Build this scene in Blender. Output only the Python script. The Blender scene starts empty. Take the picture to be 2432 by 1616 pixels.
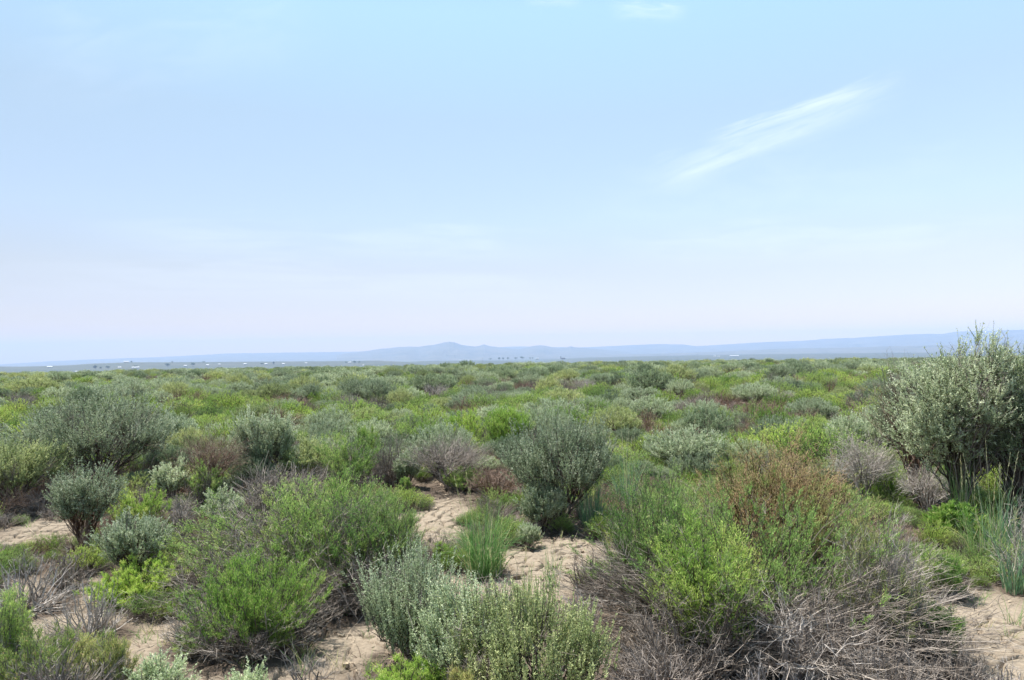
import bpy, math, numpy as np
from mathutils import Vector, Matrix

# ------------------------------------------------------------------ basics
scene = bpy.context.scene
COL = scene.collection
rad = math.radians
FPX, CX, CY = 1621.0, 1216.0, 808.0          # focal length and centre, in pixels of the 2432 wide photograph
CAM = np.array([0.0, 0.0, 1.7])
PITCH, ROLL = math.atan(32 / 1621), rad(0.9)
F_ = np.array([0, math.cos(PITCH), math.sin(PITCH)])
U0 = np.array([0, -math.sin(PITCH), math.cos(PITCH)])
X0 = np.array([1.0, 0, 0])
R_ = math.cos(ROLL) * X0 - math.sin(ROLL) * U0
U_ = math.cos(ROLL) * U0 + math.sin(ROLL) * X0

def pray(x, y):
    d = F_ + (x - CX) / FPX * R_ - (y - CY) / FPX * U_
    return d / math.hypot(d[0], d[1])         # unit horizontal length

def project(p):
    v = np.asarray(p, float) - CAM
    z = v @ F_
    return CX + FPX * (v @ R_) / z, CY - FPX * (v @ U_) / z, z

# ------------------------------------------------------------------ noise
def _h(ix, iy, s):
    n = (ix.astype(np.int64) * 374761393 + iy.astype(np.int64) * 668265263 + s * 974634757) & 0xFFFFFFFF
    n = ((n ^ (n >> 13)) * 1274126177) & 0xFFFFFFFF
    return ((n ^ (n >> 16)) & 0xFFFFFF) / float(0xFFFFFF)

def vnoise(x, y, s=0):
    x = np.asarray(x, float); y = np.asarray(y, float)
    ix, iy = np.floor(x), np.floor(y)
    fx, fy = x - ix, y - iy
    fx = fx * fx * (3 - 2 * fx); fy = fy * fy * (3 - 2 * fy)
    a, b = _h(ix, iy, s), _h(ix + 1, iy, s)
    c, d = _h(ix, iy + 1, s), _h(ix + 1, iy + 1, s)
    return (a * (1 - fx) + b * fx) * (1 - fy) + (c * (1 - fx) + d * fx) * fy

def fbm(x, y, s=0, o=4):
    v, a, t = 0, 0.5, 0
    for i in range(o):
        v = v + a * vnoise(x * 2 ** i, y * 2 ** i, s + i * 17); t += a; a *= .5
    return v / t

def voro(x, y, s=0):
    """distance to the nearest cell edge (F2-F1) and a random value per cell"""
    ix, iy = np.floor(x), np.floor(y)
    f1 = np.full(x.shape, 9.0); f2 = np.full(x.shape, 9.0); cid = np.zeros(x.shape)
    for dx in (-1, 0, 1):
        for dy in (-1, 0, 1):
            jx, jy = ix + dx, iy + dy
            px = jx + .5 + .85 * (_h(jx, jy, s) - .5); py = jy + .5 + .85 * (_h(jx, jy, s + 5) - .5)
            d = np.hypot(px - x, py - y)
            m = d < f1
            f2 = np.where(m, f1, np.minimum(f2, d)); cid = np.where(m, _h(jx, jy, s + 9), cid); f1 = np.where(m, d, f1)
    return f2 - f1, cid

def sstep(a, b, x):
    t = np.clip((x - a) / (b - a), 0, 1)
    return t * t * (3 - 2 * t)

# ------------------------------------------------------------------ terrain
PLAIN = -75.0
def zland(x, y):
    x = np.asarray(x, float); y = np.asarray(y, float)
    yy = np.where(y > 0, y, y * .3)
    r2 = yy * yy + .5 * x * x
    z = PLAIN * (1 - np.exp(-6.2e-5 * r2 / 75))
    r = np.hypot(x, y)
    far = np.exp(-(r / 400) ** 2)
    z = z + (fbm(x * .09, y * .09, 3) - .5) * .55 * far * sstep(4, 14, r) + (fbm(x * .45, y * .45, 8) - .5) * .16 * far
    return z

def ground_hit(x, y):
    d = pray(x, y)
    r = np.concatenate([np.arange(1.5, 60, .02), np.arange(60, 400, .2), np.arange(400, 9000, 4)])
    h = CAM[2] + r * d[2] - zland(r * d[0], r * d[1])
    i = np.argmax(h < 0)
    if h[i] >= 0: i = len(r) - 1
    return np.array([r[i] * d[0], r[i] * d[1], float(zland(r[i] * d[0], r[i] * d[1]))])

# ------------------------------------------------------------------ mesh accumulation
class Acc:
    def __init__(s): s.V, s.Q, s.T, s.M, s.n = [], [], [], [], 0
    def add(s, v, q, t, m=0):
        s.V.append(v.reshape(-1, 3)); s.Q.append(q.reshape(-1, 4) + s.n); s.T.append(np.broadcast_to(t, (len(s.V[-1]),)))
        s.M.append(np.full(len(s.Q[-1]), m)); s.n += len(s.V[-1])
    def mesh(s, name, mats, smooth=False):
        me = bpy.data.meshes.new(name)
        V = np.concatenate(s.V).astype(np.float32); Q = np.concatenate(s.Q).astype(np.int32)
        me.vertices.add(len(V)); me.vertices.foreach_set('co', V.ravel())
        me.loops.add(Q.size); me.loops.foreach_set('vertex_index', Q.ravel())
        me.polygons.add(len(Q)); me.polygons.foreach_set('loop_start', np.arange(0, Q.size, 4, dtype=np.int32))
        for m in mats: me.materials.append(m)
        me.polygons.foreach_set('material_index', np.concatenate(s.M).astype(np.int32))
        me.polygons.foreach_set('use_smooth', np.full(len(Q), smooth))
        a = me.attributes.new('tint', 'FLOAT', 'POINT'); a.data.foreach_set('value', np.concatenate(s.T).astype(np.float32))
        me.update()
        return me

def nrm(v): return v / np.maximum(np.linalg.norm(v, axis=-1, keepdims=True), 1e-9)

def bez(a, b, c, k, rs=None, wob=0):
    t = np.linspace(0, 1, k)[None, :, None]
    p = (1 - t) ** 2 * a[:, None] + 2 * t * (1 - t) * b[:, None] + t * t * c[:, None]
    if wob and rs is not None:
        w = rs.normal(0, 1, p.shape) * wob * (t > 0)
        p = p + w * np.linalg.norm(c - a, axis=-1)[:, None, None]
    return p

def tubes(acc, P, w0, w1, tint, mat=0, sides=3, pw=1.0):
    n, k, _ = P.shape
    T = nrm(np.gradient(P, axis=1))
    ref = np.where(np.abs(T[..., 2:3]) > .9, np.array([1.0, 0, 0]), np.array([0, 0, 1.0]))
    A = nrm(np.cross(T, ref)); B = np.cross(T, A)
    t = np.linspace(0, 1, k)[None, :] ** pw
    w = (np.reshape(w0, (-1, 1)) * (1 - t) + np.reshape(w1, (-1, 1)) * t) * np.ones((n, 1))
    ang = np.arange(sides) * 2 * math.pi / sides
    V = P[:, :, None] + w[:, :, None, None] * (np.cos(ang)[:, None] * A[:, :, None] + np.sin(ang)[:, None] * B[:, :, None])
    idx = np.arange(n * k * sides).reshape(n, k, sides)
    a, b = idx[:, :-1], idx[:, 1:]
    Q = np.stack([a, np.roll(a, -1, 2), np.roll(b, -1, 2), b], -1)
    acc.add(V, Q, np.repeat(np.broadcast_to(tint, (n,)), k * sides), mat)

def ribbons(acc, P, w0, w1, tint, rs, mat=0, side=None):
    n, k, _ = P.shape
    T = nrm(np.gradient(P, axis=1))
    if side is None: side = rs.normal(0, 1, (n, 1, 3))
    A = nrm(np.cross(T, side))
    t = np.linspace(0, 1, k)[None, :]
    w = ((np.reshape(w0, (-1, 1)) * (1 - t) + np.reshape(w1, (-1, 1)) * t) * np.ones((n, 1)))[..., None] * .5
    V = np.stack([P - A * w, P + A * w], 2)
    idx = np.arange(n * k * 2).reshape(n, k, 2)
    Q = np.stack([idx[:, :-1, 0], idx[:, :-1, 1], idx[:, 1:, 1], idx[:, 1:, 0]], -1)
    acc.add(V, Q, np.repeat(np.broadcast_to(tint, (n,)), k * 2), mat)

def leaves(acc, C, D, L, W, tint, rs, mat=0):
    n = len(C)
    S = nrm(np.cross(D, rs.normal(0, 1, (n, 3))))
    L = np.reshape(L, (-1, 1)) * np.ones((n, 1)); W = np.reshape(W, (-1, 1)) * np.ones((n, 1))
    V = np.stack([C, C + D * L * .5 + S * W * .5, C + D * L, C + D * L * .5 - S * W * .5], 1)
    acc.add(V, np.arange(n * 4).reshape(n, 4), np.repeat(np.broadcast_to(tint, (n,)), 4), mat)

def dome_dirs(rs, n, cmin):
    c = rs.uniform(cmin, 1, n); ph = rs.uniform(0, 2 * math.pi, n); s = np.sqrt(1 - c * c)
    return np.stack([s * np.cos(ph), s * np.sin(ph), c], 1)

def lobes(rs, D, k=9, sharp=7):
    g = dome_dirs(rs, k, -.2)
    return (np.clip(D @ g.T, 0, 1) ** sharp).max(1), np.argmax(D @ g.T, 1)

# ------------------------------------------------------------------ plants
def gen_sage(rs, H, R, hb=.08, clumps=90, shoots=13, nl=18, ls=.024, lw=.0075, sl=.15, dead=.08, stemw=.012, lump=.3,
             limbs=7, cmin=-.55, inner=.5, up=.85, spr=.34):
    """crown of upright leafy wands on a twisted woody frame; returns (wood, leaf) accumulators"""
    W, Lf = Acc(), Acc()
    zc, Rz = H * (1 + hb) / 2, H * (1 - hb) / 2
    D = dome_dirs(rs, clumps, cmin)
    f, _ = lobes(rs, D, 8, 5)
    f = (1 - lump) + lump * f
    rr = rs.uniform(inner ** 2, .95, clumps) ** .5
    pos = np.array([0, 0, zc]) + D * np.array([R, R, Rz]) * (f * rr)[:, None]
    pos[:, 2] = np.clip(pos[:, 2] - sl * .5, H * .08, None)
    lph = np.linspace(0, 2 * math.pi, limbs, endpoint=False) + rs.uniform(-.4, .4, limbs)
    lth = rs.uniform(.25, 1.0, limbs)
    le = np.stack([np.cos(lph) * np.sin(lth) * R * .62, np.sin(lph) * np.sin(lth) * R * .62, zc * .75 + Rz * .5 * np.cos(lth)], 1)
    lb = rs.normal(0, .05 * R, (limbs, 3)); lb[:, 2] = -.03
    lc = le * np.array([.45, .45, .45]) + rs.normal(0, .06 * R, (limbs, 3))
    LP = bez(lb, lc, le, 9, rs, .018)
    tubes(W, LP, stemw * rs.uniform(.8, 1.6, limbs) * (min(H, 1.2) + .2), stemw * .45, rs.uniform(0, 1, limbs), 0, 5)
    dist = np.linalg.norm(pos[:, None] - le[None], axis=2)
    li = np.argmin(dist + rs.uniform(0, .25 * R, dist.shape), 1)
    ti = rs.integers(2, 8, clumps)
    st = LP[li, ti]
    ctl = st * .45 + pos * .55 + np.stack([rs.normal(0, .06 * R, clumps), rs.normal(0, .06 * R, clumps), -.12 * np.linalg.norm(pos - st, axis=1)], 1)
    CPth = bez(st, ctl, pos, 6, rs, .02)
    tubes(W, CPth, stemw * .55, stemw * .2, rs.uniform(0, 1, clumps), 0, 3)
    isdead = rs.uniform(0, 1, clumps) < dead
    n = clumps * shoots
    ci = np.repeat(np.arange(clumps), shoots)
    base = CPth[ci, rs.integers(3, 6, n)] + rs.normal(0, .012, (n, 3))
    out = D[ci] * np.array([1, 1, .4])
    d = nrm(out * rs.uniform(.2, .9, (n, 1)) + np.array([0, 0, up]) + rs.normal(0, spr, (n, 3)))
    L = sl * rs.uniform(.55, 1.3, n)
    bend = np.array([0, 0, 1.0]) * (L * .22)[:, None]
    SP = bez(base, base + d * (L * .5)[:, None], base + d * L[:, None] + bend, 4)
    dm = isdead[ci] | (rs.uniform(0, 1, n) < dead * .35)
    ribbons(W, SP, stemw * .35, stemw * .14, np.where(dm, rs.uniform(.55, 1, n), rs.uniform(0, .5, n)), rs, 0)
    if dm.any():                                             # side twigs of the bare wands
        q = np.repeat(np.where(dm)[0], 3)
        b2 = SP[q, rs.integers(1, 4, len(q))]
        d2 = nrm(d[q] + rs.normal(0, .55, (len(q), 3)))
        e2 = b2 + d2 * (L[q] * rs.uniform(.3, .7, len(q)))[:, None]
        ribbons(W, bez(b2, (b2 + e2) / 2 + rs.normal(0, .006, b2.shape), e2, 3), stemw * .2, stemw * .1, rs.uniform(.6, 1, len(q)), rs, 0)
    live = np.where(~dm)[0]
    if len(live) and nl:
        q = np.repeat(live, nl)
        m = len(q)
        u = rs.uniform(.05, 1, m) ** .8
        c = (1 - u[:, None]) ** 2 * SP[q, 0] + 2 * (u * (1 - u))[:, None] * (base[q] + d[q] * (L[q] * .5)[:, None]) + (u ** 2)[:, None] * SP[q, 3]
        dd = nrm(d[q] * .9 + np.array([0, 0, .35]) + rs.normal(0, .55, (m, 3)))
        ct = rs.normal(0, .13, clumps); sh = rs.normal(0, .12, n)
        tint = np.clip(.40 + ct[ci][q] + sh[q] + .42 * (u - .5) + rs.normal(0, .12, m), 0, 1)
        leaves(Lf, c, dd, ls * rs.uniform(.6, 1.25, m) * (1.15 - .4 * u), lw, tint, rs, 0)
    return W, Lf

def gen_broom(rs, H, R, stems=120, tw=9, nl=10, ll=.024, lw=.003, leafy=.8, thmax=1.45, thleaf=1.1, base=.16, stemw=.005,
              tint_lobe=.22, lump=.3, twl=.2, droop=0., spread=.2, tb=.45, cup=.35):
    """many near-straight stems fanning from the base; the leafy ones end in brush-like bundles of twigs with narrow leaves"""
    W, Lf = Acc(), Acc()
    th = thmax * rs.uniform(0.02, 1, stems) ** .55
    ph = rs.uniform(0, 2 * math.pi, stems)
    D = np.stack([np.sin(th) * np.cos(ph), np.sin(th) * np.sin(ph), np.cos(th)], 1)
    f, li = lobes(rs, D, 10, 5)
    f = (1 - lump) + lump * f
    E = D * np.array([R, R, H]) * (f * rs.uniform(.74, 1, stems))[:, None]
    E[:, 2] = np.clip(E[:, 2] - droop * th, .03 * H, None)
    lobe_t = rs.normal(0, tint_lobe, 10)[li]
    lobe_l = rs.uniform(0, 1, 10)[li]
    isl = (th < thleaf + rs.normal(0, .15, stems)) & (lobe_l < leafy + rs.normal(0, .08, stems))
    B = rs.normal(0, base * R, (stems, 3)) + .12 * E * np.array([1, 1, 0]); B[:, 2] = -.02
    C = B * .5 + E * np.array([.5, .5, cup]) + rs.normal(0, .045 * R, (stems, 3))
    C[:, 2] = np.maximum(C[:, 2], .02 * H)
    SP = bez(B, C, E, 7, rs, .016)
    tubes(W, SP, stemw * rs.uniform(.7, 1.6, stems), stemw * .35, np.where(isl, rs.uniform(0, .4, stems), rs.uniform(.25, .95, stems)), 0, 3)
    n = stems * tw
    si = np.repeat(np.arange(stems), tw)
    k = rs.integers(3, 7, n)
    b = SP[si, k]
    tan = nrm(SP[si, np.minimum(k + 1, 6)] - SP[si, k - 1])
    lm = isl[si]
    d = nrm(tan + rs.normal(0, 1, (n, 3)) * np.where(lm, spread, spread * 1.7)[:, None] + np.array([0, 0, 1]) * np.where(lm, tb, .12)[:, None])
    L = twl * H * rs.uniform(.5, 1.25, n)
    e = b + d * L[:, None]
    e[:, 2] = np.maximum(e[:, 2], .01)
    TP = bez(b, (b + e) / 2 + rs.normal(0, .012, b.shape), e, 3)
    ribbons(W, TP, stemw * .5, stemw * .25, np.where(lm, rs.uniform(0, .4, n), rs.uniform(.3, 1, n)), rs, 0)
    bare = np.where(~lm)[0]
    if len(bare):
        q = np.repeat(bare, 2)
        b2 = TP[q, 1] * rs.uniform(0, 1, (len(q), 1)); b2 = b2 + TP[q, 2] * 0 + (TP[q, 1] - b2) * 1.0
        d2 = nrm(d[q] + rs.normal(0, .5, (len(q), 3)))
        e2 = b2 + d2 * (L[q] * rs.uniform(.25, .6, len(q)))[:, None]
        ribbons(W, bez(b2, (b2 + e2) / 2, e2, 3), stemw * .35, stemw * .2, rs.uniform(.4, 1, len(q)), rs, 0)
    live = np.where(lm)[0]
    if len(live) and nl:
        q = np.repeat(live, nl); m = len(q)
        u = rs.uniform(.1, 1.02, m)
        c = b[q] + (e[q] - b[q]) * u[:, None] + rs.normal(0, .004, (m, 3))
        dd = nrm(d[q] + np.array([0, 0, .2]) + rs.normal(0, .38, (m, 3)))
        tint = np.where(rs.uniform(0, 1, m) < .04, 1, np.clip(.44 + lobe_t[si][q] + rs.normal(0, .13, n)[q] + .25 * (u - .5) + rs.normal(0, .13, m), 0, .9))
        leaves(Lf, c, dd, ll * rs.uniform(.6, 1.3, m), lw, tint, rs, 0)
    return W, Lf

def gen_grass(rs, H, R, blades=160, w=.0055, straw=.12, base=.4, stalks=6):
    Lf = Acc()
    ph = rs.uniform(0, 2 * math.pi, blades)
    b = np.stack([np.cos(ph), np.sin(ph), 0 * ph], 1) * (base * R * rs.uniform(0, 1, blades) ** .5)[:, None]
    a = ph + rs.normal(0, .6, blades)
    reach = R * rs.uniform(.05, 1.25, blades)
    o = np.stack([np.cos(a), np.sin(a), 0 * a], 1) * reach[:, None]
    L = H * rs.uniform(.4, 1.05, blades)
    sl = np.clip(reach / R, 0, 1.2)
    tip = b + o + np.array([0, 0, 1]) * (L * (1 - .55 * sl * rs.uniform(.2, 1, blades)))[:, None]
    ctl = b + o * rs.uniform(.15, .45, (blades, 1)) + np.array([0, 0, 1]) * (L * .8)[:, None]
    b[:, 2] = -.02
    t = np.where(rs.uniform(0, 1, blades) < straw, rs.uniform(.8, 1, blades), rs.uniform(0, .65, blades))
    P = bez(b, ctl, tip, 8); P[:, 1:] += rs.normal(0, .006, (blades, 7, 3))
    ribbons(Lf, P, w * rs.uniform(.6, 1.3, blades), w * .12, t, rs)
    if stalks:
        b2 = rs.normal(0, base * R * .5, (stalks, 3)); b2[:, 2] = -.02
        e2 = b2 + np.stack([rs.normal(0, .35 * R, stalks), rs.normal(0, .35 * R, stalks), H * rs.uniform(1.0, 1.35, stalks)], 1)
        P2 = bez(b2, b2 * .6 + e2 * .4 + np.array([0, 0, .1 * H]), e2, 7)
        ribbons(Lf, P2, w * .45, w * .3, .9, rs)
        m = stalks * 26
        q = np.repeat(np.arange(stalks), 26); u = rs.uniform(.72, 1, m)
        c = b2[q] * ((1 - u) ** 2)[:, None] + 2 * (u * (1 - u))[:, None] * (b2 * .6 + e2 * .4 + np.array([0, 0, .1 * H]))[q] + (u * u)[:, None] * e2[q]
        leaves(Lf, c, nrm((e2 - b2)[q] + rs.normal(0, .12, (m, 3))), .03, w * .6, rs.uniform(.8, 1, m), rs)
    return Lf

def fitted(R, H, *accs):
    """bring a generated plant to exactly the radius and height asked for"""
    V = np.concatenate([v for a in accs if a.n for v in a.V])
    L = np.concatenate(accs[-1].V) if accs[-1].n else V
    r = np.percentile(np.hypot(L[:, 0], L[:, 1]), 97.5); h = np.percentile(L[:, 2], 99.93)
    s = np.array([R / r, R / r, H / h])
    for a in accs: a.V = [v * s for v in a.V]
    return accs

# ------------------------------------------------------------------ materials
def new_mat(name):
    m = bpy.data.materials.new(name); m.use_nodes = True
    nt = m.node_tree; nt.nodes.clear()
    return m, nt, nt.nodes, nt.links

def ramp(nodes, stops):
    r = nodes.new('ShaderNodeValToRGB')
    while len(r.color_ramp.elements) < len(stops): r.color_ramp.elements.new(.5)
    for e, (p, c) in zip(r.color_ramp.elements, stops): e.position = p; e.color = (*c, 1)
    return r

def plant_mat(name, stops, transl=.3, rough=.6, spec=.25, var=.27, hue=.016):
    m, nt, N, Lk = new_mat(name)
    at = N.new('ShaderNodeAttribute'); at.attribute_name = 'tint'
    r = ramp(N, stops); Lk.new(at.outputs['Fac'], r.inputs['Fac'])
    oi = N.new('ShaderNodeObjectInfo')
    mr = N.new('ShaderNodeMapRange'); mr.inputs['To Min'].default_value = 1 - var; mr.inputs['To Max'].default_value = 1 + var
    Lk.new(oi.outputs['Random'], mr.inputs['Value'])
    mh = N.new('ShaderNodeMapRange'); mh.inputs['To Min'].default_value = .5 + hue; mh.inputs['To Max'].default_value = .5 - hue
    Lk.new(oi.outputs['Random'], mh.inputs['Value'])
    hs = N.new('ShaderNodeHueSaturation'); Lk.new(r.outputs['Color'], hs.inputs['Color'])
    Lk.new(mr.outputs['Result'], hs.inputs['Value']); Lk.new(mh.outputs['Result'], hs.inputs['Hue'])
    p = N.new('ShaderNodeBsdfPrincipled'); p.inputs['Roughness'].default_value = rough; p.inputs['Specular IOR Level'].default_value = spec
    Lk.new(hs.outputs['Color'], p.inputs['Base Color'])
    o = N.new('ShaderNodeOutputMaterial')
    if transl:
        t = N.new('ShaderNodeBsdfTranslucent'); Lk.new(hs.outputs['Color'], t.inputs['Color'])
        mx = N.new('ShaderNodeMixShader'); mx.inputs['Fac'].default_value = transl
        Lk.new(p.outputs[0], mx.inputs[1]); Lk.new(t.outputs[0], mx.inputs[2]); Lk.new(mx.outputs[0], o.inputs['Surface'])
    else:
        Lk.new(p.outputs[0], o.inputs['Surface'])
    return m

M = {}
M['sage'] = plant_mat('sage_leaf_silver', [(0, (.245, .31, .17)), (.5, (.425, .50, .315)), (1, (.70, .75, .55))], .3)
M['sagey'] = plant_mat('sage_leaf_yellowish', [(0, (.245, .31, .125)), (.5, (.43, .495, .225)), (1, (.68, .70, .36))], .3)
M['saged'] = plant_mat('sage_leaf_dark', [(0, (.155, .215, .115)), (.5, (.30, .38, .22)), (1, (.54, .61, .40))], .3)
M['pale'] = plant_mat('sage_leaf_pale', [(0, (.30, .385, .205)), (.5, (.49, .58, .345)), (1, (.74, .80, .57))], .3)
M['lime'] = plant_mat('rabbitbrush_lime', [(0, (.18, .335, .055)), (.45, (.335, .51, .10)), (.88, (.53, .64, .17)), (1, (.60, .54, .26))], .38)
M['green'] = plant_mat('rabbitbrush_green', [(0, (.15, .28, .065)), (.45, (.295, .46, .12)), (.88, (.48, .59, .19)), (1, (.53, .47, .25))], .38)
M['olive'] = plant_mat('rabbitbrush_olive', [(0, (.185, .27, .075)), (.45, (.34, .415, .135)), (.88, (.51, .48, .20)), (1, (.48, .36, .20))], .38)
M['rust'] = plant_mat('rabbitbrush_rusty', [(0, (.20, .27, .08)), (.45, (.33, .345, .125)), (.88, (.46, .34, .19)), (1, (.42, .29, .17))], .34)
M['sagewood'] = plant_mat('sage_wood', [(0, (.060, .044, .035)), (.5, (.125, .098, .082)), (1, (.34, .30, .27))], 0, .85, .1, .1, 0)
M['grey'] = plant_mat('grey_twigs', [(0, (.11, .093, .083)), (.5, (.265, .235, .212)), (1, (.56, .51, .465))], 0, .85, .1, .1, 0)
M['mauve'] = plant_mat('mauve_twigs', [(0, (.080, .065, .056)), (.5, (.180, .152, .130)), (1, (.37, .325, .285))], 0, .85, .1, .1, 0)
M['brown'] = plant_mat('red_brown_twigs', [(0, (.065, .036, .025)), (.5, (.155, .092, .062)), (1, (.36, .27, .215))], 0, .85, .1, .1, 0)
M['grass'] = plant_mat('grass_blades', [(0, (.12, .24, .065)), (.55, (.24, .38, .13)), (.8, (.42, .42, .17)), (1, (.68, .61, .38))], .42, .5, .3, .08)
M['grassb'] = plant_mat('grass_blades_bluish', [(0, (.105, .22, .12)), (.55, (.22, .36, .19)), (.8, (.42, .44, .24)), (1, (.68, .62, .44))], .42, .5, .3, .08)
M['litter'] = plant_mat('dry_litter', [(0, (.07, .05, .038)), (.5, (.17, .125, .09)), (1, (.38, .31, .23))], 0, .9, .1, 0, 0)

def simple_mat(name, col, rough=.8, nscale=0, c2=None):
    m, nt, N, Lk = new_mat(name)
    p = N.new('ShaderNodeBsdfPrincipled'); p.inputs['Roughness'].default_value = rough; p.inputs['Base Color'].default_value = (*col, 1)
    if nscale:
        g = N.new('ShaderNodeNewGeometry'); n = N.new('ShaderNodeTexNoise'); n.inputs['Scale'].default_value = nscale; n.inputs['Detail'].default_value = 6
        Lk.new(g.outputs['Position'], n.inputs['Vector'])
        r = ramp(N, [(.3, col), (.7, c2)]); Lk.new(n.outputs['Fac'], r.inputs['Fac']); Lk.new(r.outputs['Color'], p.inputs['Base Color'])
    o = N.new('ShaderNodeOutputMaterial'); Lk.new(p.outputs[0], o.inputs['Surface'])
    return m

# ------------------------------------------------------------------ object helpers
def link(o, parent=None):
    COL.objects.link(o)
    if parent is not None: o.parent = parent
    return o

def tag(o, label=None, cat=None, group=None, kind=None):
    if label: o['label'] = label
    if cat: o['category'] = cat
    if group: o['group'] = group
    if kind: o['kind'] = kind
    return o

def empty(name, loc, rz=0, sc=(1, 1, 1)):
    o = bpy.data.objects.new(name, None); o.empty_display_size = .2
    o.location = loc; o.rotation_euler = (0, 0, rz); o.scale = sc
    return link(o)

CAT = {'sagebrush': 'shrub', 'rabbitbrush': 'shrub', 'dead_shrub': 'dead shrub', 'grass_tuft': 'grass tuft'}

def plant_thing(name, loc, parts, label, group, rz=0, sc=(1, 1, 1)):
    """Empty at the base of the plant, one child per part: [(part name, mesh)]"""
    r = empty(name, loc, rz, sc)
    tag(r, label, CAT[name], group)
    for pn, me in parts: link(bpy.data.objects.new(pn, me), r)
    return r
# ------------------------------------------------------------------ near plants, each built for its place
G_ = {'sagebrush': 'sagebrush of the steppe', 'rabbitbrush': 'rabbitbrush of the steppe', 'dead_shrub': 'dead shrubs of the steppe', 'grass_tuft': 'grass tufts of the steppe'}
PLACED = []      # (x, y, R, H) footprints on the ground

def fit(x, yb, yt, w):
    g = ground_hit(x, yb)
    d = pray(x, yt); r = math.hypot(g[0], g[1])
    H = CAM[2] + d[2] * r - g[2]
    R = w / 2 / FPX * g[1] * 1.0
    return g, max(H, .08), R

SEED = [100]
def hero(kind, var, x, yb, yt, w, label, **k):
    g, H, R = fit(x, yb, yt, w)
    SEED[0] += 1
    rs = np.random.default_rng(SEED[0])
    wood = k.pop('wood', 'sagewood'); dens = k.pop('dens', 1.0); tone = k.pop('push', 0)
    if tone: g = g + np.array([0, tone, 0])
    sz = max(R, H * .6)
    pxs = sz / math.hypot(g[0], g[1]) * 682                  # half size in render pixels
    if kind == 'sagebrush':
        a = dict(clumps=int(np.clip(120 * dens * (sz / .5) ** 1.2, 30, 340)), shoots=11, stemw=.010, sl=float(np.clip(.15 * H, .07, .20)),
                 ls=float(np.clip(.014 + .0013 * g[1], .016, .032)), lw=float(np.clip(.0030 + .00046 * g[1], .0042, .009)), nl=29)
        a.update(k)
        W, L = fitted(R, H, *gen_sage(rs, H, R, **a))
        parts = [('branches', W.mesh('branches', [M[wood]]))]
        if L.n: parts.append(('foliage', L.mesh('foliage', [M[var]])))
    elif kind == 'rabbitbrush':
        a = dict(stems=int(np.clip(250 * dens * (sz / .5), 70, 1000)), tw=15, nl=16, ll=.018, twl=.13, spread=.27, lw=float(np.clip(.0011 + .00030 * g[1], .0022, .0055)), lump=.22, stemw=.0034)
        a.update(k)
        W, L = fitted(R, H, *gen_broom(rs, H, R, **a))
        parts = [('stems', W.mesh('stems', [M[wood]]))]
        if L.n: parts.append(('foliage', L.mesh('foliage', [M[var]])))
    elif kind == 'dead_shrub':
        form = k.pop('form', 'twig')
        if form == 'twig':
            a = dict(clumps=int(np.clip(55 * dens * sz / .4, 20, 130)), shoots=9, nl=0, dead=1.0, sl=float(np.clip(.22 * H, .06, .2)), hb=.1, up=.35, stemw=.009, cmin=-.1)
            a.update(k)
            W, L = gen_sage(rs, H, R, **a)
        else:
            a = dict(stems=int(np.clip(150 * dens * sz / .4, 50, 400)), leafy=-1, nl=0, tw=6)
            a.update(k)
            W, L = gen_broom(rs, H, R, **a)
        fitted(R, H, W)
        me = W.mesh('dead_shrub', [M[var]])
        o = link(bpy.data.objects.new('dead_shrub', me)); o.location = g; o.rotation_euler.z = rs.uniform(-.4, .4)
        tag(o, label, CAT[kind], G_[kind]); PLACED.append((g[0], g[1], R, H)); return o
    else:
        a = dict(blades=int(170 * dens)); a.update(k)
        L = gen_grass(rs, H, R, **a)
        o = link(bpy.data.objects.new('grass_tuft', L.mesh('grass_tuft', [M[var]]))); o.location = g
        tag(o, label, CAT[kind], G_[kind]); PLACED.append((g[0], g[1], R * .6, H)); return o
    o = plant_thing(kind, g, parts, label, G_[kind], rs.uniform(-.3, .3))
    PLACED.append((g[0], g[1], R, H))
    return o

S, B, D, T = 'sagebrush', 'rabbitbrush', 'dead_shrub', 'grass_tuft'
LOW = dict(thmax=1.5, thleaf=1.5)
# --- left
hero(S, 'sage', 235, 1160, 920, 350, 'tallest and widest silvery sagebrush on the left with dark hollow underneath', dens=1.25, hb=.10, lump=.3, nl=27)
hero(S, 'sage', 405, 1075, 975, 120, 'silvery sagebrush tucked against the flank of the wide left sagebrush')
hero(S, 'sagey', 30, 1215, 1035, 200, 'olive sagebrush cut by the left edge over a shaded sand patch', hb=.15, dens=1.3)
hero(S, 'sage', 196, 1325, 1092, 165, 'small silvery sagebrush on a bare dark brown trunk over sand', hb=.40, wood='brown', dens=.9)
hero(S, 'sage', 322, 1395, 1212, 175, 'grey sagebrush standing up out of a bright green skirt', hb=.3, dens=1.1)
hero(B, 'lime', 330, 1425, 1322, 225, 'bright green skirt of rabbitbrush under a grey sagebrush', **LOW)
hero(B, 'lime', 330, 1262, 1150, 140, 'lime yellow rounded rabbitbrush behind the grey sagebrush with green skirt', lump=.15)
hero(S, 'sage', 410, 1200, 1083, 85, 'narrow upright sagebrush above the bare forked grey shrub')
hero(D, 'mauve', 430, 1310, 1145, 110, 'bare forked grey shrub with pale bark between two green clumps', clumps=26, shoots=5, stemw=.016, up=.9, limbs=9, hb=.05)
hero(D, 'brown', 495, 1185, 1005, 190, 'red brown dead shrub with grey twig tops left of the tall sagebrush', hb=.1, dens=1.3)
hero(B, 'green', 487, 1205, 1085, 70, 'small green sprig of rabbitbrush inside the red brown dead shrub')
hero(S, 'sage', 632, 1150, 965, 150, 'tall wand topped sagebrush right of the red brown dead shrub', up=1.3, dens=1.2)
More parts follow.
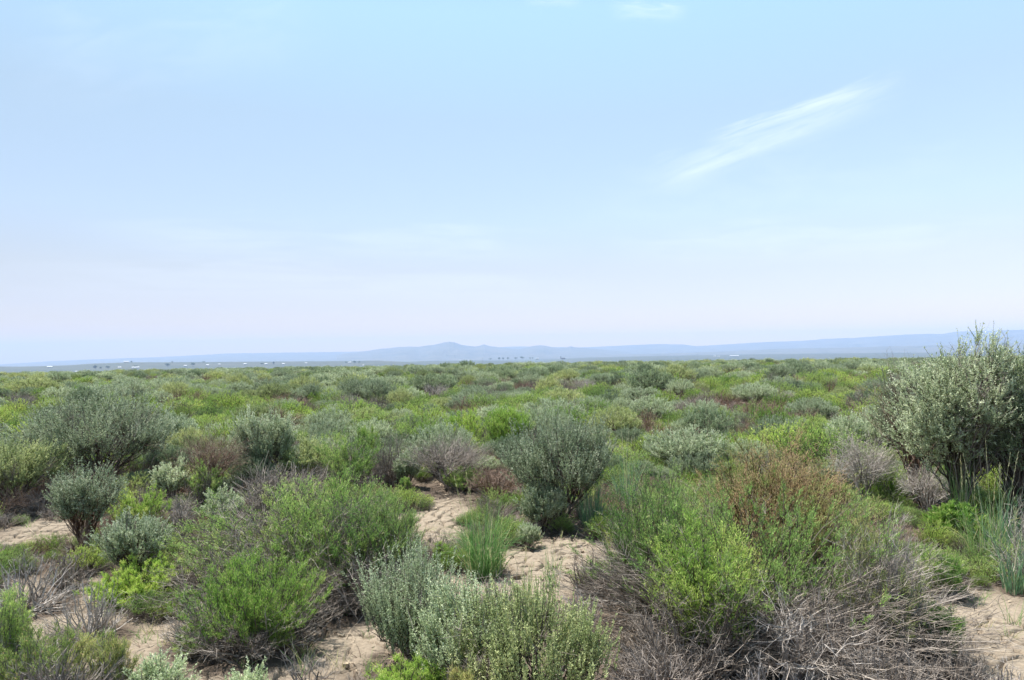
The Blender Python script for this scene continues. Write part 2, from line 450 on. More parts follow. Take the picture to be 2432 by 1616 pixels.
hero(S, 'sagey', 722, 1150, 1030, 140, 'yellow spotted sagebrush leaning on the tall wand topped sagebrush')
hero(S, 'sage', 528, 1260, 1150, 95, 'small greyish sagebrush below the red brown dead shrub')
hero(B, 'green', 560, 1345, 1205, 150, 'straggly green rabbitbrush with grey twigs above the bright front rabbitbrush', leafy=.55, wood='mauve')
hero(B, 'lime', 590, 1300, 1225, 60, 'little bright lime sprig beside the straggly green rabbitbrush')
hero(B, 'olive', 650, 1360, 1180, 190, 'greyish olive rabbitbrush between the straggly and the dense green ones', leafy=.6, wood='mauve')
hero(D, 'mauve', 510, 1420, 1270, 200, 'low mauve twiggy shrub between the straggly and the bright front rabbitbrush', form='broom')
# --- middle left mass
hero(D, 'mauve', 668, 1330, 1085, 200, 'upright mauve broom of dead stems crowning the central rabbitbrush mass', form='broom', thmax=.75, cup=.6, dens=1.3)
hero(B, 'green', 770, 1410, 1120, 320, 'dense green rabbitbrush on the middle of the central mass', leafy=.66, wood='mauve', thleaf=1.0, dens=1.3)
hero(B, 'green', 880, 1415, 1160, 260, 'soft bright green dome of rabbitbrush beside the cracked mud', leafy=.8, wood='mauve', lump=.2, dens=1.4, tint_lobe=.15)
hero(B, 'olive', 935, 1405, 1200, 170, 'olive drooping rabbitbrush leaning over the cracked mud', leafy=.6, wood='grey', thmax=1.5, cup=.5)
hero(B, 'green', 735, 1405, 1140, 540, 'broad low mound of grey and green wands tying the central rabbitbrush mass together', leafy=.6, wood='mauve', thmax=1.5, thleaf=1.05, dens=1.3, tint_lobe=.25, lump=.35, base=.25)
hero(B, 'lime', 735, 1390, 1255, 75, 'fresh lime sprig standing in front of the dense green rabbitbrush', thmax=.8)
hero(B, 'lime', 790, 1420, 1295, 70, 'second fresh lime sprig, lower, in front of the dense green rabbitbrush', thmax=.8)
hero(D, 'brown', 870, 1440, 1300, 170, 'dark brown tangle of twigs below the soft bright green dome', dens=1.3, hb=.02)
hero(B, 'lime', 605, 1535, 1298, 320, 'big bright green rabbitbrush in front with grey lower stems', leafy=.84, thleaf=1.0, thmax=1.35, wood='mauve', dens=1.4, ll=.019)
hero(D, 'grey', 490, 1530, 1385, 220, 'pale grey fan of dead stems spreading left from the big bright rabbitbrush', form='broom', thmax=1.5, dens=1.0)
hero(B, 'green', 462, 1555, 1485, 90, 'dark green little shrub in shade below the pale grey fan', thmax=1.3)
hero(B, 'lime', 672, 1560, 1440, 75, 'thin green shoots at the sunny foot of the big bright rabbitbrush', thmax=.7, dens=.5)
# --- behind the mud
hero(B, 'green', 832, 1160, 1010, 165, 'half green half grey rabbitbrush behind the cracked mud', leafy=.6, wood='mauve', cup=.5)
hero(B, 'lime', 872, 1110, 1010, 60, 'round lime tip of rabbitbrush above the half grey rabbitbrush', lump=.15)
hero(D, 'mauve', 930, 1150, 1025, 130, 'mauve dead broom beside the small round sagebrush behind the mud', form='broom', thmax=1.2)
hero(S, 'sage', 966, 1160, 1062, 75, 'small round sagebrush at the far rim of the cracked mud', hb=.15)
hero(D, 'mauve', 1065, 1165, 1020, 230, 'wide tangled dead shrub over a black hollow behind the mud', dens=1.4, hb=.35)
hero(D, 'brown', 1180, 1195, 1090, 170, 'red brown mat of dead twigs against the tall central sagebrush', dens=1.3, hb=.02)
hero(B, 'green', 1105, 1165, 1105, 95, 'small leafy green shrub at the rim of the black hollow')
hero(B, 'green', 1000, 1085, 975, 120, 'green and grey rabbitbrush above the wide tangled dead shrub', leafy=.6, wood='mauve')
hero(B, 'lime', 1108, 1070, 968, 110, 'rounded bright rabbitbrush above the wide tangled dead shrub', lump=.15)
hero(B, 'lime', 1208, 1080, 958, 105, 'bright leafy rabbitbrush on dark forked branches behind the tall central sagebrush', leafy=.9, thmax=1.0)
hero(B, 'green', 962, 1170, 1132, 28, 'tiny green sprig at the far rim of the mud')
hero(D, 'grey', 880, 1168, 1130, 50, 'short white weathered branch lying at the far rim of the mud', clumps=8, shoots=3, stemw=.02, limbs=3)
# --- centre
hero(S, 'sage', 1335, 1245, 975, 265, 'tall feathery central sagebrush on dark slanting stems', hb=.12, dens=1.25, up=1.25, nl=28, lump=.4, spr=.28)
hero(S, 'sage', 1290, 1262, 1130, 108, 'bushy sagebrush in front of the tall central sagebrush', hb=.1, dens=1.6, lump=.12, up=1.2)
hero(S, 'sage', 1256, 1302, 1240, 58, 'very small sagebrush on open sand in front of the bushy one', hb=.05, dens=1.2, lump=.1)
hero(T, 'grass', 1150, 1372, 1175, 185, 'big green grass tuft at the edge of the cracked mud', dens=2.2, stalks=3)
hero(T, 'grass', 1250, 1425, 1315, 50, 'thin grass tuft on sand just right of the big grass tuft', dens=.2, stalks=1)
hero(T, 'grass', 1310, 1395, 1275, 70, 'sparse grass tuft on sand near the bushy sagebrush', dens=.2, stalks=2)
hero(T, 'grass', 1050, 1440, 1370, 80, 'low scruffy grass tuft below the lime seedling on the path', dens=.4, straw=.4, stalks=2)
hero(D, 'mauve', 1180, 1450, 1385, 120, 'dry grey sprig at the near end of the path by the big grass tuft', form='broom', dens=.5, thmax=1.3)
hero(T, 'grass', 1215, 1500, 1420, 80, 'sparse straw and green grass just above the front sagebrush', dens=.4, straw=.4, stalks=2)
hero(D, 'mauve', 1400, 1420, 1300, 110, 'thin bare twigs leaning over the sand left of the giant mound', form='broom', dens=.5, thmax=1.1)
hero(T, 'grassb', 1405, 1250, 1050, 120, 'bluish tall grass at the foot of the tall central sagebrush', dens=.9, stalks=7)
hero(T, 'grassb', 1490, 1215, 1045, 110, 'bluish tall grass with pale stalks between the central sagebrush and the giant rabbitbrush', dens=.9, stalks=8)
hero(T, 'grassb', 1640, 1110, 1010, 90, 'upright blue green grass above the giant rabbitbrush', dens=1.0, stalks=4)
hero(T, 'grass', 1565, 1110, 1020, 90, 'yellower green grass left of the upright blue green grass', dens=.8, stalks=4)
hero(B, 'lime', 1048, 1345, 1288, 55, 'small lime seedling between the mud and the front sagebrush')
hero(S, 'pale', 985, 1580, 1280, 250, 'silver front sagebrush with tall pale wands at bottom centre', hb=.05, up=2.0, spr=.2, dens=1.3, shoots=8, nl=70, sl=.27, ls=.017, lw=.0046, lump=.6, inner=.4)
hero(S, 'sagey', 1270, 1690, 1372, 390, 'front sagebrush speckled yellow beside the dark root hollow', hb=.05, up=1.7, spr=.24, dens=1.2, shoots=9, nl=54, sl=.16, ls=.017, lw=.0046, lump=.3)
hero(S, 'pale', 1110, 1640, 1352, 260, 'grey green sagebrush joining the two front sagebrushes', hb=.05, up=1.7, spr=.24, dens=1.1, shoots=9, nl=54, sl=.16, ls=.017, lw=.0046)
hero(B, 'lime', 965, 1700, 1550, 200, 'lime rabbitbrush under the silver front sagebrush at the bottom edge', thmax=1.1)
hero(B, 'olive', 1120, 1720, 1545, 150, 'grey stemmed olive rabbitbrush at the bottom edge below the front sagebrushes', wood='mauve', leafy=.7, thmax=1.0)
hero(D, 'grey', 1385, 1520, 1385, 100, 'pale root and broken stems in the dark hollow beside the giant rabbitbrush', clumps=24, shoots=5, stemw=.016, hb=.05, up=.1)
# --- the giant rabbitbrush group on the right
hero(B, 'rust', 1850, 1400, 1022, 380, 'tall rusty topped rabbitbrush at the back of the giant mound', leafy=.95, wood='brown', thmax=1.2, dens=1.3, cup=.6, tint_lobe=.3)
hero(B, 'green', 1800, 1490, 1130, 740, 'giant broad rabbitbrush mound of green wands over a skirt of grey stems', leafy=.84, wood='mauve', thmax=1.57, thleaf=.84, dens=1.6, lump=.3, tint_lobe=.28, twl=.11, base=.1, stemw=.0032, tw=15)
hero(B, 'lime', 1690, 1580, 1222, 270, 'bright green centre of the giant mound above grey fanned stems', leafy=.9, lump=.35, dens=1.2, tint_lobe=.15, thmax=.95, thleaf=.9, wood='mauve', ll=.018)
hero(B, 'green', 1560, 1440, 1095, 250, 'yellow tipped wing of rabbitbrush on the left of the giant mound', leafy=.9, wood='mauve', dens=1.1, tint_lobe=.25)
hero(B, 'olive', 2090, 1540, 1190, 250, 'olive and rusty wing on the right of the giant mound', leafy=.85, wood='grey', dens=1.2, tint_lobe=.3)
hero(D, 'mauve', 1620, 1620, 1420, 430, 'wide skirt of grey stems raking left below the bright green centre', form='broom', thmax=1.5, dens=1.3, stemw=.005, tw=8)
hero(D, 'sagewood', 1960, 1590, 1385, 420, 'dark dead wood added to stand for shade at the heart of the giant mound', dens=1.1, hb=.02, up=.2)  # dark twig mass added to fill the heart where only shade falls
hero(D, 'grey', 1890, 1650, 1370, 330, 'pale twisted drooping stems over the dark heart of the giant mound', clumps=22, shoots=7, stemw=.0125, hb=.02, up=-.15, spr=.6, sl=.15, limbs=9, cmin=-.2)
hero(D, 'mauve', 2120, 1560, 1385, 330, 'pale grey stems sweeping right out of the giant mound', form='broom', thmax=1.5, dens=.8, stemw=.005)
hero(D, 'mauve', 2110, 1700, 1500, 260, 'grey upright twigs along the bottom edge below the giant mound', form='broom', thmax=1.2, dens=.6)
hero(D, 'grey', 1830, 1710, 1560, 260, 'bleached twigs at the bottom edge under the dark heart of the giant mound', form='broom', thmax=1.5, dens=.5, twl=.25)
hero(D, 'sagewood', 1560, 1700, 1530, 250, 'dark brown debris mound at the bottom edge beside the front sagebrush', dens=1.2, hb=.02)
# --- right
hero(S, 'sage', 2280, 1240, 788, 300, 'tallest sagebrush of all, rising above the skyline on the right', hb=.12, clumps=230, shoots=24, nl=30, lump=.6, dead=.10, up=.9, spr=.40, stemw=.011, sl=.16)
hero(S, 'saged', 2330, 1150, 900, 330, 'dark sagebrush mass filling the gap behind the tallest one', hb=.05, dens=1.1)
hero(S, 'saged', 2425, 1250, 815, 240, 'dark sagebrush cut by the right edge behind the tallest one', hb=.2, dens=1.4, dead=.1)
hero(D, 'brown', 2185, 1205, 835, 290, 'bare dark branches reaching left out of the tallest sagebrush', clumps=70, shoots=6, stemw=.0065, up=.8, hb=.15, limbs=10, lump=.6, sl=.16)
hero(S, 'sage', 2175, 1190, 865, 170, 'thin leafed sagebrush limb among the bare dark branches', dead=.3, dens=.55, hb=.3, lump=.6)
hero(S, 'sage', 2105, 1105, 960, 170, 'low silvery sagebrush left of the bare dark branches', hb=.1, dens=1.2)
hero(S, 'sage', 2010, 1110, 978, 90, 'small pale sagebrush at the back of the silver dead shrub', hb=.1)
hero(D, 'grey', 2050, 1200, 1010, 170, 'silver dead shrub behind the rusty wing of the giant mound', dens=1.4)
hero(D, 'grey', 2205, 1225, 1088, 130, 'second silver dead shrub, lower, under the tallest sagebrush', dens=1.2)
hero(D, 'brown', 185, 1350, 1240, 110, 'dark brown twig bundle around the bare trunk of the small sagebrush', clumps=26, shoots=5, up=.6, hb=.02)
hero(B, 'lime', 2118, 1200, 1118, 85, 'bright green shrub between the two silver dead shrubs')
hero(B, 'lime', 2275, 1290, 1192, 120, 'leafy lime shrub under the tallest sagebrush', ll=.035, lw=.008)
hero(T, 'grass', 2290, 1255, 1030, 110, 'tall single grass stems in the shade of the tallest sagebrush', dens=.35, stalks=7)
hero(T, 'grassb', 2375, 1320, 1110, 150, 'arching pale green grass near the right edge', dens=.7, stalks=6)
hero(T, 'grass', 2335, 1345, 1150, 170, 'crossing green grass blades between the lime shrub and the right edge', dens=.6, stalks=3)
hero(T, 'grassb', 2412, 1410, 1230, 120, 'pale wide grass blades bending beside the stiff grey fan', dens=.5, stalks=2)
hero(D, 'grey', 2480, 1400, 1160, 230, 'pale fan of stiff grey stems cut by the right edge', form='broom', thmax=1.5, dens=1.0)
hero(B, 'green', 2235, 1420, 1290, 120, 'low green shrub right of the giant mound over grey stems', leafy=.8, wood='grey')
hero(B, 'green', 2238, 1580, 1440, 95, 'small soft green shrub on grey stalks in the bottom right sand', leafy=1., thmax=.8, thleaf=1.2, lump=.15)
hero(D, 'mauve', 2270, 1640, 1500, 160, 'twiggy mauve shrub around the soft green shrub in the sand', form='broom', thmax=1.3, dens=.6)
hero(D, 'grey', 2390, 1680, 1570, 140, 'thin pale twigs lying on the bottom right sand', form='broom', thmax=1.55, dens=.4)
# --- bottom left
hero(D, 'grey', 60, 1450, 1300, 230, 'pale violet grey dead shrub at the left edge below the shaded sand', form='broom', dens=.9, thmax=1.5)
hero(D, 'grey', 215, 1520, 1360, 200, 'bleached curving dead stems right of the violet grey dead shrub', form='broom', dens=.7, thmax=1.5)
hero(D, 'mauve', 160, 1400, 1295, 110, 'little grey shrub under the bare brown trunk of the small sagebrush', form='broom', thmax=1.2, dens=.6)
hero(B, 'green', 20, 1610, 1390, 110, 'thin green rabbitbrush at the left edge among pale twigs', leafy=.7, wood='grey', dens=.7)
hero(B, 'olive', 110, 1650, 1470, 260, 'sparse yellowish rabbitbrush in the bottom left corner', leafy=.6, wood='grey', dens=.8, thmax=1.4)
hero(D, 'mauve', 130, 1720, 1530, 300, 'brown twig mass in the very bottom left corner', form='broom', dens=1.0, thmax=1.4)
hero(B, 'olive', 265, 1640, 1490, 110, 'sparse olive rabbitbrush over sand beside the bottom left corner', leafy=.6, wood='grey', dens=.5)
hero(S, 'pale', 375, 1690, 1545, 150, 'low grey green sagebrush at the bottom edge on the left sand', hb=.05, dens=1.1, up=1.1)
hero(S, 'pale', 590, 1720, 1570, 130, 'pale sagebrush tip at the bottom edge below the big bright rabbitbrush', hb=.05, up=1.1)
hero(D, 'mauve', 740, 1690, 1530, 210, 'thin dark twigs against the bright sand at bottom centre', clumps=20, shoots=5, up=.8, stemw=.007, hb=.05)
hero(D, 'mauve', 860, 1690, 1560, 120, 'smaller thin dark twigs beside the silver front sagebrush', clumps=14, shoots=4, up=.8, stemw=.006, hb=.05)

# ------------------------------------------------------------------ unit shrubs shared by the field
def unit(kind, var, seed, lod):
    rs = np.random.default_rng(seed)
    H, R = 1.0, .75
    sc = {0: 1, 1: 1.9}[lod]
    if kind == S:
        W, L = gen_sage(rs, H, R, hb=.13, cmin=-.4, clumps=[260, 130][lod], shoots=[10, 7][lod], nl=[17, 10][lod], ls=.026 * sc, lw=.0115 * sc, sl=.105, inner=.72, spr=.28,
                        stemw=.010, dead=.03, lump=rs.uniform(.12, .3), up=rs.uniform(.7, 1.2))
        wood = 'sagewood'
    elif kind == B:
        W, L = gen_broom(rs, H, R, stems=[420, 200][lod], tw=[7, 6][lod], nl=[10, 8][lod], ll=.027 * sc, lw=.0085 * sc, leafy=rs.uniform(.85, 1.1),
                         stemw=.006 * sc, lump=rs.uniform(.08, .24), twl=.13, thmax=1.45, thleaf=rs.uniform(.95, 1.2))
        wood = ['mauve', 'sagewood'][seed % 2]
    else:
        if seed % 2:
            W, L = gen_broom(rs, H, R, stems=[150, 60][lod], tw=[7, 5][lod], leafy=-1, nl=0, stemw=.009 * sc, twl=.22, thmax=1.4)
        else:
            W, L = gen_sage(rs, H, R, hb=.1, clumps=[60, 30][lod], shoots=[10, 7][lod], nl=0, dead=1.0, sl=.18, up=.5, stemw=.013 * sc)
        fitted(R, H, W)
        return [('branches', W, var)]
    fitted(R, H, W, L)
    return [(['branches', 'stems'][kind == B], W, wood), ('foliage', L, var)]

def joined(parts, name):
    A = Acc(); mats = []
    for i, (pn, a, mt) in enumerate(parts):
        mats.append(M[mt])
        for v, q, t, n in zip(a.V, a.Q, a.T, a.M): A.V.append(v); A.Q.append(q + A.n); A.T.append(t); A.M.append(n * 0 + i)
        A.n += a.n
    return A.mesh(name, mats)

UNITS = {}
def unit_mesh(kind, var, i, lod):
    key = (kind, var, i, lod)
    if key not in UNITS:
        p = unit(kind, var, 1000 + 37 * i + {S: 0, B: 7, D: 12}[kind] + (len(var) * 3), lod)
        UNITS[key] = dict(parts=[(pn, a.mesh(pn, [M[mt]])) for pn, a, mt in p], joined=joined(p, kind))
    return UNITS[key]

# ------------------------------------------------------------------ the shrub field
FIELD = []        # dict(kind, var, pos, R, H)
def mid(kind, var, x0, x1, y0, y1, drop=0):
    g, H, R = fit((x0 + x1) / 2, y1 + drop, y0, (x1 - x0) * 1.08)
    FIELD.append(dict(kind=kind, var=var, pos=g, R=R, H=H, fixed=True)); PLACED.append((g[0], g[1], R * .9, H))

for a in [
    (B, 'lime', 10, 66, 906, 952), (B, 'green', 60, 118, 902, 950), (B, 'lime', 45, 87, 988, 1024), (B, 'green', 121, 184, 915, 945),
    (S, 'sage', 207, 247, 911, 938), (D, 'mauve', 0, 50, 955, 992), (D, 'mauve', 52, 92, 955, 990), (B, 'green', 0, 40, 1020, 1062), (B, 'green', 95, 170, 945, 985),
    (D, 'brown', 368, 410, 932, 980), (B, 'lime', 410, 457, 964, 1002), (B, 'lime', 447, 490, 985, 1015), (B, 'green', 408, 450, 930, 962),
    (S, 'sage', 444, 490, 910, 955), (S, 'sage', 480, 528, 918, 962), (S, 'sage', 488, 520, 905, 925), (B, 'lime', 545, 590, 925, 958), (B, 'green', 590, 620, 940, 975),
    (D, 'mauve', 570, 617, 945, 988), (D, 'mauve', 284, 350, 908, 935), (B, 'lime', 330, 385, 910, 935), (S, 'saged', 115, 146, 888, 900), (B, 'lime', 146, 172, 881, 892),
    (S, 'sage', 548, 605, 900, 926), (S, 'sage', 600, 668, 903, 938), (D, 'mauve', 500, 560, 893, 915), (D, 'brown', 445, 480, 893, 913),
    (S, 'sage', 771, 823, 915, 945), (S, 'sage', 831, 915, 892, 932), (D, 'brown', 715, 760, 890, 926), (D, 'mauve', 665, 720, 915, 933),
    (S, 'saged', 973, 1081, 885, 945), (D, 'grey', 1000, 1075, 905, 955), (S, 'sage', 926, 1010, 920, 975), (B, 'lime', 600, 668, 933, 963), (B, 'lime', 668, 700, 940, 970),
    (B, 'lime', 726, 773, 930, 966), (B, 'green', 773, 850, 943, 995), (B, 'green', 845, 900, 950, 1000), (D, 'mauve', 820, 870, 960, 1010),
    (S, 'sage', 1091, 1152, 925, 962), (D, 'mauve', 1149, 1217, 906, 960), (B, 'green', 1085, 1150, 915, 945), (B, 'green', 1130, 1180, 1000, 1060),
    (D, 'mauve', 900, 960, 985, 1045), (D, 'grey', 930, 985, 975, 1025), (S, 'saged', 1115, 1140, 903, 928),
    (D, 'brown', 1216, 1263, 896, 937), (S, 'sage', 1200, 1268, 930, 965), (B, 'lime', 1274, 1326, 938, 985), (B, 'lime', 1326, 1373, 933, 972), (B, 'green', 1328, 1360, 955, 985),
    (D, 'grey', 1358, 1423, 896, 935), (S, 'sage', 1440, 1490, 890, 925), (S, 'saged', 1489, 1600, 872, 952), (S, 'sage', 1473, 1570, 918, 972),
    (D, 'mauve', 1363, 1415, 961, 1025), (B, 'lime', 1463, 1515, 967, 1002), (B, 'green', 1515, 1581, 967, 1005), (B, 'lime', 1490, 1530, 990, 1030), (B, 'green', 1530, 1580, 990, 1030),
    (B, 'green', 1594, 1670, 965, 1022), (D, 'mauve', 1620, 1690, 930, 980), (B, 'lime', 1600, 1636, 945, 975), (B, 'green', 1657, 1752, 893, 920), (B, 'lime', 1691, 1750, 965, 1030),
    (B, 'green', 1740, 1800, 958, 1010), (D, 'mauve', 1800, 1825, 960, 1010), (S, 'sage', 1230, 1300, 890, 925), (S, 'sage', 1300, 1370, 885, 918), (S, 'sage', 1250, 1320, 872, 895),
    (S, 'saged', 1858, 1935, 862, 905), (S, 'sage', 1812, 1900, 892, 936), (S, 'sage', 1965, 2010, 866, 895), (B, 'green', 1903, 1955, 903, 932), (D, 'brown', 1958, 1990, 893, 950),
    (B, 'lime', 1812, 1892, 932, 986), (B, 'green', 1997, 2036, 922, 950), (B, 'olive', 2033, 2079, 914, 958), (B, 'lime', 1955, 2022, 950, 1003), (B, 'lime', 1812, 1880, 987, 1030),
    (B, 'green', 1884, 1970, 980, 1030), (D, 'mauve', 1880, 1915, 945, 980), (S, 'saged', 1090, 1128, 855, 880), (S, 'saged', 1040, 1085, 860, 885), (S, 'sage', 1240, 1275, 857, 878),
    (D, 'brown', 1205, 1245, 862, 888), (S, 'sage', 1755, 1800, 852, 872), (S, 'sage', 2010, 2070, 855, 888), (D, 'brown', 484, 510, 868, 882), (D, 'brown', 1365, 1390, 856, 868),
]: mid(*a)

rf = np.random.default_rng(7)
CLEAR = [ground_hit(*p) for p in [(150, 1480), (250, 1440), (90, 1420), (300, 1590), (1040, 1270), (1075, 1225), (960, 1160), (1230, 1330), (1300, 1360), (1370, 1300), (1060, 1170), (720, 1500), (2300, 1450), (2340, 1560), (960, 1180), (1010, 1230), (1000, 1300), (1090, 1190), (1330, 1330), (1260, 1380), (800, 1530), (640, 1590), (330, 1530), (120, 1260), (60, 1290), (2370, 1500), (2400, 1580), (1060, 1400)]]
grid = {}
def put(x, y, R):
    grid.setdefault((int(x // 3), int(y // 3)), []).append((x, y, R))
def clash(x, y, R, k):
    gx, gy = int(x // 3), int(y // 3)
    for i in (-1, 0, 1):
        for j in (-1, 0, 1):
            for (a, b, c) in grid.get((gx + i, gy + j), ()):
                if (a - x) ** 2 + (b - y) ** 2 < (k * (R + c)) ** 2: return True
    return False
for x, y, R, H in PLACED: put(x, y, R)
NEAR = 9.0
def scatter(n, r0, r1, az, k, small=1.0):
    r = np.sqrt(rf.uniform(r0 ** 2, r1 ** 2, n)); a = rf.uniform(-az, az, n)
    for x, y, u, v, w, q in zip(r * np.sin(a), r * np.cos(a), rf.uniform(0, 1, n), rf.uniform(0, 1, n), rf.uniform(0, 1, n), rf.uniform(0, 1, n)):
        rr = math.hypot(x, y)
        nz = float(fbm(x * .11, y * .11, 41, 2)) + (u - .5) * .85; nd = float(fbm(x * .2, y * .2, 77, 2)) + (v - .5) * .8
        sg = .37 + .12 * float(sstep(20, 60, rr))
        if nd > .70: kind, var = D, ['mauve', 'brown', 'brown', 'mauve'][int(q * 4)]
        elif nz < sg: kind, var = S, ['sage', 'saged', 'sagey', 'sage', 'sage'][int(q * 5)]
        else: kind, var = B, ['lime', 'green', 'lime', 'lime', 'green'][int(q * 5)]
        if rr < 9 and kind == S: kind, var = B, 'green'
        H = {S: .5 + .6 * w ** 1.8, B: .30 + .46 * w ** 1.4, D: .36 + .40 * w}[kind] * small * (1 if rr > 9 else .6) * (.68 if kind == S and rr < 22 else 1)
        R = H * {S: .70, B: .80, D: .75}[kind] * (.8 + .6 * v)
        if clash(x, y, R, k): continue
        if rr < 11 and min((x - c[0]) ** 2 + (y - c[1]) ** 2 for c in CLEAR) < (.24 + R) ** 2: continue
        put(x, y, R)
        FIELD.append(dict(kind=kind, var=var, pos=np.array([x, y, float(zland(x, y))]), R=R, H=H, fixed=False))
scatter(6000, 9.5, 40, rad(50), .64)
scatter(12000, 40, 110, rad(50), .66)
scatter(22000, 110, 330, rad(46), .56)
scatter(5000, 4.6, 16, rad(44), .36, .6)
scatter(1800, 12, 45, rad(50), .45, .55)

# --- how much of each shrub the picture shows (front to back), so that what stays hidden or tiny goes to the mass
BW, BH = 760, 505
SC = BW / 2432
buf = np.zeros((BH, BW), bool)
def cover(x, y, z, R, H):
    px, pb, dz = project((x, y, z)); _, pt, _ = project((x, y, z + H))
    hw = R / dz * FPX * SC; x0 = px * SC
    t, b = pt * SC, pb * SC
    i0, i1 = int(max(0, t)), int(min(BH, b + 1)); j0, j1 = int(max(0, x0 - hw)), int(min(BW, x0 + hw + 1))
    if i1 <= i0 or j1 <= j0: return 0, 0
    yy = (np.arange(i0, i1) + .5 - (t + b) / 2) / max((b - t) / 2, .3); xx = (np.arange(j0, j1) + .5 - x0) / max(hw, .3)
    m = (yy[:, None] ** 2 + xx[None] ** 2) < 1
    s = buf[i0:i1, j0:j1]
    vis = int((m & ~s).sum())
    s |= m
    return vis, int(m.sum())
allp = [(math.hypot(p[0], p[1]), None, p) for p in PLACED] + [(math.hypot(f['pos'][0], f['pos'][1]), f, None) for f in FIELD if not f['fixed']]
fx = {(round(f['pos'][0], 4), round(f['pos'][1], 4)): f for f in FIELD if f['fixed']}
for r, f, p in sorted(allp, key=lambda t: t[0]):
    if f is None:
        v, n = cover(p[0], p[1], float(zland(p[0], p[1])), p[2], p[3])
        f = fx.get((round(p[0], 4), round(p[1], 4)))
        if f is not None: f['vis'], f['frac'] = v, v / max(n, 1)
    else:
        v, n = cover(*f['pos'], f['R'], f['H']); f['vis'], f['frac'] = v, v / max(n, 1)

TONE = {'sage': 'silvery', 'pale': 'pale silver', 'sagey': 'olive grey', 'saged': 'dark grey green', 'lime': 'lime', 'green': 'mid green', 'olive': 'olive', 'rust': 'rusty', 'mauve': 'mauve', 'brown': 'red brown', 'grey': 'pale grey'}
WORD = {S: 'sagebrush', B: 'rabbitbrush', D: 'dead shrub'}
MARKS = [(200, 'the low end of the bench hill'), (400, 'the first bench hill farms'), (650, 'the bench hill crest'), (940, 'the tan field'), (1095, 'the highest peak'), (1240, 'the small pointed hill'),
         (1440, 'the round knob hill'), (1660, 'the gap in the hills'), (1800, 'the long white shed'), (2020, 'the blue bench'), (9999, 'the long right ridge')]
BAND = [(14, 'close'), (22, 'near'), (34, 'mid-field'), (55, 'far'), (1e9, 'skyline')]
ORD = 'first second third fourth fifth sixth seventh eighth ninth tenth eleventh twelfth thirteenth fourteenth fifteenth sixteenth seventeenth eighteenth nineteenth twentieth'.split()
LIMIT = {S: 295, B: 295, D: 290}
ones, rest = [], []
for kind in (S, B, D):
    fs = sorted([f for f in FIELD if f['kind'] == kind], key=lambda f: -f['vis'] - (10 if f['fixed'] else 0))
    lim = LIMIT[kind] - sum(1 for o in COL.objects if o.name.split('.')[0] == kind)
    for i, f in enumerate(fs):
        (ones if (i < lim and f['vis'] >= 4 and (f['frac'] > .12)) else rest).append(f)
P2 = np.array([f['pos'][:2] for f in ones])
labs = {}
for i, f in enumerate(ones):
    px, py, dz = project(f['pos']); r = math.hypot(*f['pos'][:2])
    mark = next(m for x, m in MARKS if px < x); band = next(b for x, b in BAND if r < x)
    d = np.hypot(*(P2 - P2[i]).T); d[i] = 1e9; j = int(np.argmin(d)); nb = ones[j]
    size = 'tall' if f['H'] > .95 else ('small' if f['H'] < .5 else 'knee-high')
    f['rz'] = rf.uniform(0, 6.28)
    lab = f"{size} {TONE[f['var']]} {WORD[f['kind']]} {band} under {mark}"
    f['px'] = px
    labs.setdefault(lab, []).append(f)
for lab, fs in labs.items():
    fs.sort(key=lambda f: f['px'])
    for i, f in enumerate(fs):
        if len(fs) == 1: f['label'] = lab
        elif i == len(fs) - 1: f['label'] = 'rightmost ' + lab
        elif i == 0: f['label'] = 'leftmost ' + lab
        else: f['label'] = f'{ORD[min(i, 19)]} from left ' + lab
        w = f['label'].split()
        if len(w) > 16: f['label'] = ' '.join(x for x in w if x != 'the')
for i, f in enumerate(ones):
    r = math.hypot(*f['pos'][:2])
    u = unit_mesh(f['kind'], f['var'], int(rf.integers(0, 3)), 0 if r < 45 else 1)
    sc = (f['R'] / .75, f['R'] / .75, f['H'])
    if f['R'] / r * 682 > 9 and len(u['parts']) > 1:
        plant_thing(f['kind'], f['pos'], u['parts'], f['label'], G_[f['kind']], f['rz'], sc)
    else:
        o = link(bpy.data.objects.new(f['kind'], u['joined'])); o.location = f['pos']; o.rotation_euler.z = f['rz']; o.scale = sc
        tag(o, f['label'], CAT[f['kind']], G_[f['kind']])

